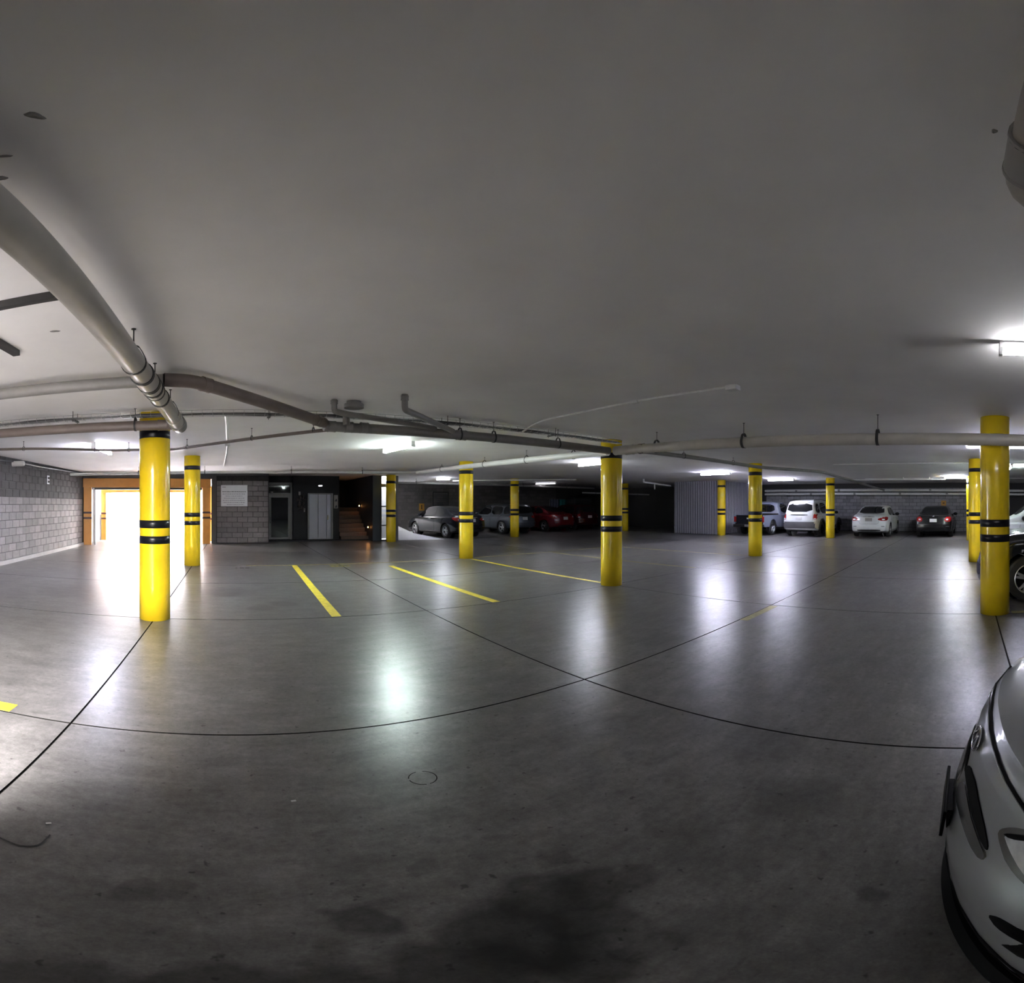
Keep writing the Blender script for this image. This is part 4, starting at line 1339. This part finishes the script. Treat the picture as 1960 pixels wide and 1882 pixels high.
SUV = [(-2.18, 0.80, 0.36, 0.86, 0.76, 0.70, 0.98), (-2.15, 0.84, 0.33, 0.92, 0.79, 0.68, 1.12), (-2.06, 0.87, 0.31, 0.96, 0.81, 0.66, 1.40), (-1.94, 0.885, 0.29, 0.98, 0.82, 0.65, 1.61), (-1.78, 0.89, 0.27, 0.985, 0.825, 0.65, 1.69),
       (-1.2, 0.89, 0.25, 0.985, 0.825, 0.65, 1.72), (-0.3, 0.89, 0.24, 0.98, 0.825, 0.65, 1.73), (0.25, 0.89, 0.24, 0.975, 0.825, 0.65, 1.69), (0.60, 0.89, 0.24, 0.97, 0.82, 0.67, 1.50), (1.02, 0.89, 0.25, 0.965, 0.81, 0.72, 1.17),
       (1.25, 0.885, 0.26, 0.95, 0.80, 0.72, 1.10), (1.75, 0.875, 0.27, 0.92, 0.78, 0.70, 1.05), (2.05, 0.85, 0.28, 0.86, 0.75, 0.67, 0.98), (2.18, 0.81, 0.28, 0.80, 0.71, 0.62, 0.90)]
def scaled(st, L=1.0, W=1.0, Z=1.0):
    return [(x * L, w * W, zb, zb + (zs - zb) * Z, wi * W, wt * W, zb + (zt - zb) * Z) for x, w, zb, zs, wi, wt, zt in st]

def sedan(root, paint, st=None, wr=0.315, ax=(-1.33, 1.36), lights='wrap', rim='alloy', spokes=5, twin=False, plate_z=0.80, Lk=1.0, trim=None, plate_m='plate_white', mirror=None, detail_front=True, **kw):
    c = Car(root, dict(st=st or SEDAN, paint=paint, wr=wr, ax=ax, rim=rim, spokes=spokes, twin=twin, **kw))
    g = 'dark_glass'
    c.patch('rear_window', [(-0.60, 1.085), (0.60, 1.085), (0.55, 1.28), (0.47, 1.405), (-0.47, 1.405), (-0.55, 1.28)], 'rear', g, smooth_it=1)
    c.patch('windshield', [(-0.58, 1.06), (0.58, 1.06), (0.50, 1.36), (0.44, 1.41), (-0.44, 1.41), (-0.50, 1.36)], 'front', g, smooth_it=1)
    c.both('side_window', [(-1.20, 1.02), (-0.42, 0.985), (-0.42, 1.36), (-0.62, 1.345), (-0.90, 1.27)], 'side', g, smooth_it=1)
    c.both('side_window', [(-0.36, 0.985), (0.86, 0.97), (0.58, 1.18), (0.30, 1.33), (-0.05, 1.37), (-0.36, 1.365)], 'side', g, smooth_it=1)
    if lights == 'wrap':
        tl = c.both('tail_light', [(0.37, 0.83), (0.55, 0.765), (0.80, 0.76), (0.84, 0.88), (0.80, 0.95), (0.58, 0.925)], 'rear', 'red_lens', e=0.008, smooth_it=1)
        for t, sg in zip(tl, (1, -1)):
            c.patch('reversing_lamp', [(sg * 0.60, 0.80), (sg * 0.72, 0.80), (sg * 0.72, 0.85), (sg * 0.60, 0.85)], 'rear', 'clear_lens', t, e=0.012, smooth_it=1)
    else:
        tl = c.both('tail_light', [(0.50, 0.72), (0.80, 0.72), (0.84, 0.86), (0.80, 0.96), (0.52, 0.94)], 'rear', 'red_lens', e=0.008, smooth_it=1)
        for t, sg in zip(tl, (1, -1)):
            c.patch('reversing_lamp', [(sg * 0.57, 0.79), (sg * 0.67, 0.79), (sg * 0.67, 0.86), (sg * 0.57, 0.86)], 'rear', 'clear_lens', t, e=0.012, smooth_it=1)
    c.plate(0.0, plate_z, m=plate_m)
    c.patch('plate_recess', [(-0.30, plate_z - 0.10), (0.30, plate_z - 0.10), (0.30, plate_z + 0.10), (-0.30, plate_z + 0.10)], 'rear', paint, e=0.003, smooth_it=1)
    c.patch('trunk_trim', [(-0.28, plate_z + 0.11), (0.28, plate_z + 0.11), (0.28, plate_z + 0.135), (-0.28, plate_z + 0.135)], 'rear', trim or 'chrome', e=0.012, smooth_it=1)
    c.seam([(-0.46, 0.98), (-0.47, 0.80), (-0.44, 0.66), (-0.36, 0.62), (0.36, 0.62), (0.44, 0.66), (0.47, 0.80), (0.46, 0.98)], 'rear')
    c.patch('rear_valance', [(-0.50, 0.30), (0.50, 0.30), (0.56, 0.37), (-0.56, 0.37)], 'rear', 'black_plastic', e=0.006, smooth_it=1)
    c.both('reflector', [(0.56, 0.50), (0.72, 0.50), (0.72, 0.53), (0.56, 0.53)], 'rear', 'cladding', e=0.005, smooth_it=1)
    l, n = c.hit((0, 0.955), 'rear')
    bm = bmesh.new(); bmesh.ops.create_uvsphere(bm, u_segments=14, v_segments=8, radius=1)
    for v in bm.verts: v.co = l + Vector((v.co.x * 0.008, v.co.y * 0.05, v.co.z * 0.03))
    obj('badge', bm, 'chrome', root, smooth=True)
    for v in ('left', 'right'):
        c.seam([(-0.40, 0.98), (-0.40, 0.30)], v)
        c.seam([(0.92, 0.93), (0.98, 0.60), (0.95, 0.32)], v)
        c.seam([(-1.20, 0.98), (-1.08, 0.80), (-0.95, 0.62)], v)
        c.seam([(-0.95, 0.28), (0.92, 0.28)], v, 'black_plastic', 0.012, root, 'sill_trim')
    c.mirror_glass(0.80, 0.98, mirror)
    c.handles(((-1.02, 0.86), (0.02, 0.84)))
    if detail_front:
        c.both('headlight', [(0.46, 0.62), (0.62, 0.60), (0.80, 0.66), (0.80, 0.74), (0.60, 0.72)], 'front', 'clear_lens', e=0.006, smooth_it=1)
        c.patch('grille', [(-0.40, 0.52), (0.40, 0.52), (0.43, 0.66), (-0.43, 0.66)], 'front', 'black_plastic', e=0.005, smooth_it=1)
        c.patch('lower_grille', [(-0.52, 0.26), (0.52, 0.26), (0.46, 0.40), (-0.46, 0.40)], 'front', 'black_plastic', e=0.005, smooth_it=1)
    return c

def offroader(root, paint, st=None, wr=0.35, ax=(-1.30, 1.32), clad=None, rails=True, tall_light=True, rim='alloy', spokes=5, twin=False, Z=1.0, **kw):
    c = Car(root, dict(st=st or SUV, paint=paint, wr=wr, ax=ax, rim=rim, spokes=spokes, twin=twin, gap=0.07, pan=0.24, **kw))
    g = 'dark_glass'
    k = lambda z: 0.3 + (z - 0.3) * Z
    c.patch('rear_window', [(-0.64, k(1.16)), (0.64, k(1.16)), (0.57, k(1.56)), (-0.57, k(1.56))], 'rear', g, smooth_it=1)
    c.patch('windshield', [(-0.62, k(1.20)), (0.62, k(1.20)), (0.55, k(1.58)), (-0.55, k(1.58))], 'front', g, smooth_it=1)
    c.both('side_window', [(-1.88, k(1.12)), (-1.36, k(1.10)), (-1.36, k(1.56)), (-1.74, k(1.54))], 'side', g, smooth_it=1)
    c.both('side_window', [(-1.26, k(1.09)), (-0.38, k(1.07)), (-0.38, k(1.58)), (-1.26, k(1.57))], 'side', g, smooth_it=1)
    c.both('side_window', [(-0.30, k(1.07)), (0.80, k(1.06)), (0.72, k(1.18)), (0.30, k(1.52)), (-0.30, k(1.58))], 'side', g, smooth_it=1)
    if tall_light:
        tl = c.both('tail_light', [(0.68, k(0.78)), (0.83, k(0.80)), (0.83, k(1.06)), (0.68, k(1.08))], 'rear', 'red_lens', e=0.010, smooth_it=1)
        for t, sg in zip(tl, (1, -1)):
            c.patch('reversing_lamp', [(sg * 0.70, k(0.80)), (sg * 0.80, k(0.80)), (sg * 0.80, k(0.87)), (sg * 0.70, k(0.87))], 'rear', 'clear_lens', t, e=0.015, smooth_it=1)
    else:
        c.both('tail_light', [(0.46, k(0.90)), (0.80, k(0.86)), (0.83, k(1.02)), (0.50, k(1.02))], 'rear', 'red_lens', e=0.010, smooth_it=1)
    c.plate(0.0, k(0.86))
    c.patch('tailgate_handle', [(-0.42, k(1.00)), (0.42, k(1.00)), (0.42, k(1.035)), (-0.42, k(1.035))], 'rear', 'black_plastic', e=0.015, smooth_it=1)
    c.seam([(-0.66, k(1.5)), (-0.66, k(0.74)), (0.66, k(0.74)), (0.66, k(1.5))], 'rear')
    if clad:
        c.patch('rear_bumper', [(-0.88, 0.40), (0.88, 0.40), (0.87, 0.70), (-0.87, 0.70)], 'rear', clad, e=0.03, smooth_it=0)
        c.both('lower_cladding', [(-0.85, 0.27), (0.86, 0.27), (0.86, 0.47), (-0.85, 0.47)], 'side', clad, e=0.012, smooth_it=0)
        for xw in ax:
            for v, sg in (('left', 1), ('right', -1)):
                P = [(xw + (wr + 0.11) * cos(a), wr + (wr + 0.11) * sin(a)) for a in [radians(6 + 12 * q) for q in range(15)]]
                c.seam(P, v, clad, 0.04, root, 'arch_trim')
    else:
        c.patch('rear_bumper', [(-0.84, 0.40), (0.84, 0.40), (0.82, 0.66), (-0.82, 0.66)], 'rear', paint, e=0.03, smooth_it=1)
    if rails:
        for sg in (1, -1):
            pts = []
            for x in (-1.62, -1.55, -0.6, 0.1, 0.16):
                l, n = c.hit((x, sg * 0.56), 'top')
                pts.append(l + Vector((0, 0, 0.0 if x in (-1.62, 0.16) else 0.05)))
            obj('roof_rail', tubem(round_path(pts, 0.04, 3), 0.016, 8), 'black_plastic', root, smooth=True)
    for v in ('left', 'right'):
        c.seam([(-0.34, 1.05), (-0.34, 0.32)], v)
        c.seam([(0.88, 1.0), (0.93, 0.7), (0.90, 0.34)], v)
        c.seam([(-1.30, 1.05), (-1.20, 0.9), (-0.98, 0.74)], v)
    c.mirror_glass(0.74, k(1.06), 'black_plastic' if clad else None)
    c.handles(((-1.05, k(0.96)), (0.0, k(0.95))))
    c.both('headlight', [(0.46, 0.76), (0.80, 0.74), (0.82, 0.86), (0.62, 0.90), (0.48, 0.86)], 'front', 'clear_lens', e=0.006, smooth_it=1)
    c.patch('grille', [(-0.42, 0.66), (0.42, 0.66), (0.44, 0.84), (-0.44, 0.84)], 'front', 'black_plastic', e=0.005, smooth_it=1)
    c.patch('lower_grille', [(-0.55, 0.36), (0.55, 0.36), (0.5, 0.54), (-0.5, 0.54)], 'front', 'black_plastic', e=0.005, smooth_it=1)
    return c

UP, RT = pi / 2, 0.0     # headings: nose to +y (the dark corner row), nose to +x (the right wall row)
t = thing('car', 'black sedan at the left end of the dark row, partly behind a yellow column', 'car', (9.80, 20.20, 0), UP + 0.14)
sedan(t, 'black_car', rim='alloy', spokes=5, twin=True)
t = thing('car', 'grey hatchback parked right of the black sedan, partly behind a column', 'car', (13.60, 21.30, 0), UP + 0.10)
offroader(t, 'grey_car', st=scaled(SUV, 1.0, 0.98, 0.88), wr=0.32, rails=False, tall_light=False, Z=0.88)
t = thing('car', 'dark red sloping-backed car right of the grey hatchback', 'car', (16.75, 21.75, 0), UP + 0.05)
RED = [(x, w, zb, zs, wi, wt, zt) for x, w, zb, zs, wi, wt, zt in scaled(SEDAN, 0.98, 0.98, 0.98)]
sedan(t, 'red_car', st=RED, lights='block', plate_z=0.74)
t = thing('car', 'maroon hatchback deep in shade at the right end of the dark row', 'car', (19.25, 21.95, 0), UP)
offroader(t, 'maroon_car', st=scaled(SUV, 0.86, 0.95, 0.86), wr=0.30, ax=(-1.14, 1.16), rails=False, tall_light=True, Z=0.86)

t = thing('car', 'white off-roader with grey bumper and roof rails, rear towards the viewer', 'car', (22.40, 7.55, 0), RT - 0.03)
offroader(t, 'white_car', st=scaled(SUV, 1.0, 0.98, 1.0), clad='cladding', rim='under')
t = thing('car', 'white sedan with wraparound red tail lights, rear towards the viewer', 'car', (22.85, 4.42, 0), RT + 0.02)
sedan(t, 'white_car', st=scaled(SEDAN, 1.02, 1.0, 1.02), wr=0.32, plate_m='pipe_grey', plate_z=0.82, mirror='black_plastic')
t = thing('car', 'dark charcoal sedan with a white plate, rear towards the viewer', 'car', (23.25, 1.45, 0), RT - 0.02)
sedan(t, 'charcoal_car', st=scaled(SEDAN, 1.0, 0.98, 0.99), lights='block', trim='charcoal_car', rim='under', plate_z=0.78)

# pickup: cab and bonnet body, separate load bed
PICK = [(-0.62, 0.80, 0.36, 0.90, 0.76, 0.62, 1.50), (-0.55, 0.83, 0.33, 0.98, 0.79, 0.62, 1.60), (-0.35, 0.845, 0.31, 1.0, 0.80, 0.61, 1.66), (0.25, 0.85, 0.30, 1.0, 0.80, 0.61, 1.66), (0.62, 0.85, 0.30, 0.99, 0.80, 0.63, 1.52),
        (1.10, 0.85, 0.30, 0.98, 0.79, 0.69, 1.12), (1.4, 0.85, 0.30, 0.96, 0.78, 0.69, 1.07), (2.0, 0.84, 0.30, 0.92, 0.76, 0.67, 1.01), (2.35, 0.81, 0.30, 0.86, 0.72, 0.63, 0.94), (2.46, 0.78, 0.31, 0.80, 0.68, 0.58, 0.87)]
t = thing('truck', 'pale blue pickup truck with a dark load bed, partly behind a column', 'truck', (22.55, 10.05, 0), RT - 0.02)
c = Car(t, dict(st=PICK, paint='blue_car', wr=0.35, ax=(-1.5, 1.55), rim='alloy', spokes=6, blend=(0.7, 0.25), gap=0.07, pan=0.3,
                rear=lambda y, z: 0.03 * (abs(y) / 0.8) ** 2))
c.patch('rear_window', [(-0.52, 1.12), (0.52, 1.12), (0.47, 1.52), (-0.47, 1.52)], 'rear', 'dark_glass', smooth_it=1)
c.patch('windshield', [(-0.58, 1.14), (0.58, 1.14), (0.50, 1.55), (-0.50, 1.55)], 'front', 'dark_glass', smooth_it=1)
c.both('side_window', [(-0.40, 1.08), (0.85, 1.07), (0.75, 1.18), (0.40, 1.50), (-0.36, 1.53)], 'side', 'dark_glass', smooth_it=1)
c.mirror_glass(0.75, 1.08, 'black_plastic'); c.handles(((-0.30, 0.95),))
c.both('headlight', [(0.46, 0.70), (0.76, 0.70), (0.78, 0.84), (0.48, 0.82)], 'front', 'clear_lens', smooth_it=1)
c.patch('grille', [(-0.42, 0.62), (0.42, 0.62), (0.42, 0.82), (-0.42, 0.82)], 'front', 'black_plastic', smooth_it=1)
obj('bed_floor', boxm(-2.45, -0.66, -0.78, 0.78, 0.55, 0.60), 'under', t)
for sg in (1, -1):
    bm = bmesh.new()
    out, inn = sg * 0.845, sg * 0.76
    X = [-2.48 + 1.82 * q / 30 for q in range(31)]
    lo = []
    for x in X:
        d = (0.43) ** 2 - (x + 1.5) ** 2
        lo.append(max(0.42, 0.35 + (math.sqrt(d) if d > 0 else 0)))
    rows = [[bm.verts.new((x, yy, z)) for x, z in zip(X, zz)] for yy, zz in ((out, lo), (out, [0.99] * 31), (inn, [0.99] * 31), (inn, [max(0.56, q) if q < 0.56 else q for q in lo]))]
    for a, b in zip(rows, rows[1:] + rows[:1]):
        for q in range(30): bm.faces.new((a[q], a[q + 1], b[q + 1], b[q]))
    for q in (0, 30): bm.faces.new([r[q] for r in rows])
    obj('bed_side', bm, 'blue_car', t)
    obj('tail_light', boxm(-2.50, -2.482, sg * 0.755 - 0.06, sg * 0.755 + 0.06, 0.66, 0.92), 'red_lens', t)
obj('tailgate', boxm(-2.50, -2.44, -0.69, 0.69, 0.55, 0.99), 'black_car', t, bevel=0.01)
obj('tailgate_handle', boxm(-2.515, -2.501, -0.30, 0.10, 0.80, 0.87), 'alloy', t, bevel=0.004)
obj('rear_bumper', boxm(-2.62, -2.46, -0.80, 0.80, 0.42, 0.55), 'black_plastic', t, bevel=0.02)
obj('license_plate', boxm(-2.634, -2.621, -0.16, 0.16, 0.43, 0.54), 'pipe_grey', t)
obj('headboard', boxm(-0.72, -0.66, -0.75, 0.75, 0.60, 1.05), 'black_plastic', t)

# behind the big right column: black off-roader in front, white one behind it
t = thing('car', 'black off-roader nosing out behind the large right column', 'car', (7.86, -2.36, 0), UP)
offroader(t, 'black_car', wr=0.36, ax=(-1.32, 1.40), spokes=5, twin=True)
t = thing('car', 'white off-roader parked beyond the black one at the right edge', 'car', (13.85, -2.40, 0), UP)
offroader(t, 'white_car', st=scaled(SUV, 1.0, 1.0, 1.0), clad='cladding')
# ------------------------------------------------------------------ the silver car at the right edge (nose to +y, centre line x = 1.40)
def silver_front(y, z):
    a = abs(y)
    plan = 0.35 * a ** 2 + 0.22 * a ** 6
    prof = lerp_table(((0.10, 0.05), (0.20, 0.02), (0.30, 0.0), (0.42, 0.0), (0.50, 0.018), (0.56, 0.042), (0.62, 0.062), (0.68, 0.078), (0.73, 0.095), (0.78, 0.122), (0.83, 0.17), (0.90, 0.27)))(z)
    return plan + prof
SILVER = [q for q in SEDAN if q[0] < 1.3] + [(1.45, 0.865, 0.18, 0.87, 0.78, 0.70, 1.00), (1.85, 0.86, 0.17, 0.83, 0.76, 0.67, 0.945), (2.08, 0.85, 0.165, 0.79, 0.74, 0.65, 0.90), (2.20, 0.845, 0.16, 0.75, 0.73, 0.64, 0.86), (2.27, 0.84, 0.16, 0.71, 0.72, 0.63, 0.82)]
sil = thing('car', 'silver car at the right edge, only its nose and bonnet in view', 'car', (1.40, 0.06 - 2.27, 0), UP)
sc = sedan(sil, 'silver_paint', st=SILVER, ax=(-1.33, 1.32), detail_front=False, front=silver_front, blend=(0.95, 0.6), dx=0.045, spokes=6)

# photograph pixel -> point on this car, then mirrored to the other half
SI = Matrix.Translation((1.40, 0.06 - 2.27, 0)) @ Matrix.Rotation(UP, 4, 'Z')
SINV = SI.inverted()
def on_silver(px, py):
    az, el = (px - COL) / PX, (ROW - py) / PX
    d = Vector((cos(el) * sin(az), cos(el) * cos(az), sin(el)))
    o = SINV @ Vector((0, 0, EYE))
    d = (SINV.to_3x3() @ d).normalized()
    loc, nor, _, _ = sc.bvh.ray_cast(o, d)
    return (loc.y, loc.z) if loc is not None else None
def outline(px):
    return [q for q in (on_silver(*p) for p in px) if q]
def curve_on(px):
    P = []
    for a, b in zip(px, px[1:]):
        n = max(1, int(hypot(b[0] - a[0], b[1] - a[1]) / 6))
        P += [(a[0] + (b[0] - a[0]) * k / n, a[1] + (b[1] - a[1]) * k / n) for k in range(n)]
    P.append(px[-1])
    return [q for q in (on_silver(*p) for p in P) if q]
DBG = False
def sym_patch(name, px, m, **k):
    P = outline(px)
    if DBG: print(name, len(P), len(px), [(round(a, 2), round(b, 2)) for a, b in P])
    return sc.both(name, P, 'front', m, **k)
def strip(name, pts, m, r, parent=None, off=0.0, mirror=False):
    out = []
    for sg in ((1, -1) if mirror else (1,)):
        Q = []
        for a, b in pts:
            l, n = sc.hit((sg * a, b), 'front')
            Q.append(l + n * off)
        out.append(obj(name, tubem(Q, r, 8), m, parent or sil, smooth=True))
    return out
HOOD = [(1935, 1277), (1917, 1288), (1908, 1305), (1901, 1335), (1898, 1365), (1899, 1400), (1905, 1430), (1915, 1462), (1930, 1497), (1945, 1522), (1960, 1545), (1985, 1585)]
hc = curve_on(HOOD)
if DBG: print('hood', len(hc), [(round(a, 2), round(b, 2)) for a, b in hc])
strip('bonnet_gap', hc, 'under', 0.0055, sc.body, 0.001)
strip('bonnet_glint', curve_on([(x - 5, y - 1) for x, y in HOOD]), 'chrome', 0.003, sc.body, 0.001)  # bright strip stands in for light caught along the bumper edge
sym_patch('grille', [(1848, 1466), (1852, 1490), (1857, 1530), (1866, 1570), (1878, 1605), (1890, 1630), (1893, 1618), (1888, 1590), (1880, 1555), (1873, 1520), (1867, 1490), (1859, 1466)], 'under', e=0.004, smooth_it=1)
sym_patch('grille_frame', [(1830, 1518), (1836, 1545), (1846, 1582), (1860, 1618), (1880, 1648), (1890, 1638), (1877, 1610), (1865, 1575), (1856, 1535), (1850, 1500), (1842, 1495)], 'chrome_dull', e=0.006, smooth_it=1)
hl = sym_patch('headlight', [(1912, 1598), (1917, 1587), (1940, 1583), (1975, 1590), (2010, 1640), (2000, 1720), (1972, 1700), (1945, 1675), (1922, 1637)], 'chrome_dull', e=0.004, smooth_it=1)
hi = outline([(1926, 1596), (1975, 1602), (2000, 1650), (1990, 1700), (1960, 1668), (1936, 1624)])
hb = outline([(1926, 1594), (1975, 1600), (1990, 1612), (1940, 1606)])
for t, sg in zip(hl, (1, -1)):
    sc.patch('lens', [(sg * a, b) for a, b in hi], 'front', 'clear_lens', t, e=0.007, smooth_it=1)
    sc.patch('lens_hood', [(sg * a, b) for a, b in hb], 'front', 'under', t, e=0.010, smooth_it=1)
sym_patch('fog_slot', [(1892, 1751), (1910, 1755), (1930, 1766), (1965, 1784), (2000, 1800), (1990, 1822), (1945, 1798), (1908, 1775)], 'lip_black', e=0.003, smooth_it=1)
sym_patch('intake_slot', [(1919, 1808), (1965, 1807), (2000, 1812), (1990, 1846), (1950, 1830)], 'lip_black', e=0.003, smooth_it=0)
sc.patch('lower_grille', [(-0.80, 0.155), (0.80, 0.155), (0.74, 0.235), (0.45, 0.275), (0.2, 0.295), (-0.2, 0.295), (-0.45, 0.275), (-0.74, 0.235)], 'front', 'under', e=0.004, smooth_it=0)
# black front lip following the nose plan
bm = bmesh.new()
rows = []
for k in range(41):
    y = -0.82 + 1.64 * k / 40
    x = 2.27 - silver_front(y, 0.22)
    rows.append([bm.verts.new((x + dx, y * (1 + dx * 0.2), z)) for dx, z in ((-0.05, 0.175), (0.006, 0.165), (0.030, 0.125), (0.026, 0.105), (-0.06, 0.11))])
for a, b in zip(rows, rows[1:]):
    for j in range(5): bm.faces.new((a[j], a[(j + 1) % 5], b[(j + 1) % 5], b[j]))
bm.faces.new(rows[0]); bm.faces.new(list(reversed(rows[-1])))
obj('front_lip', bm, 'lip_black', sil, smooth=True)
# plate and its holder, badge
l, n = sc.hit((0.0, 0.46), 'front')
o = obj('license_plate', cbox(0, 0, 0, 0.010, 0.30, 0.11), 'lip_black', sil, bevel=0.003)
o.location = (l.x + 0.012, 0.0, 0.475); o.rotation_euler = (0, -0.12, 0)
obj('plate_holder', cbox(l.x - 0.004, 0, 0.46, 0.020, 0.20, 0.08), 'lip_black', sil)
bp = on_silver(1873, 1398)
if DBG: print('badge', bp)
l, n = sc.hit((0.0, bp[1]), 'front')
r = Vector((0, 1, 0)); u = n.cross(r).normalized()
R = Matrix((r, u, n)).transposed().to_4x4(); R.translation = l + n * 0.001
bm = bmesh.new()
lathe(bm, [(1.0, 0.0), (1.0, 0.6), (0.9, 1.0), (0.0, 1.1)], 32, cap=False)
for v in bm.verts: v.co = R @ Vector((v.co.x * 0.066, v.co.y * 0.034, v.co.z * 0.006))
bd = obj('badge', bm, 'gloss_black', sil, smooth=True)
bm = bmesh.new()
tube(bm, [R @ Vector((0.066 * cos(2 * pi * k / 40), 0.034 * sin(2 * pi * k / 40), 0.005)) for k in range(41)], 0.0032, 8)
obj('badge_rim', bm, 'chrome', bd, smooth=True)
def stroke(bm, pts, wd=0.006):
    for a, b in zip(pts, pts[1:]):
        a, b = Vector((*a, 0)), Vector((*b, 0))
        d = (b - a).normalized(); s = Vector((-d.y, d.x, 0)) * wd / 2
        q = [R @ (p + Vector((0, 0, z))) for z in (0.006, 0.0095) for p in (a + s, a - s, b - s, b + s)]
        v = [bm.verts.new(p) for p in q]
        for f in ((4, 5, 6, 7), (0, 1, 5, 4), (1, 2, 6, 5), (2, 3, 7, 6), (3, 0, 4, 7)): bm.faces.new([v[i] for i in f])
for let in ([[(-0.045, -0.016), (-0.045, 0.016)], [(-0.043, 0.0), (-0.020, 0.018)], [(-0.043, 0.0), (-0.018, -0.018)]], [[(0.0, -0.019), (0.0, 0.019)]], [[(0.016, -0.018), (0.030, 0.017), (0.047, -0.015)]]):
    bm = bmesh.new()
    for s_ in let: stroke(bm, s_)
    obj('letter', bm, 'chrome', bd)
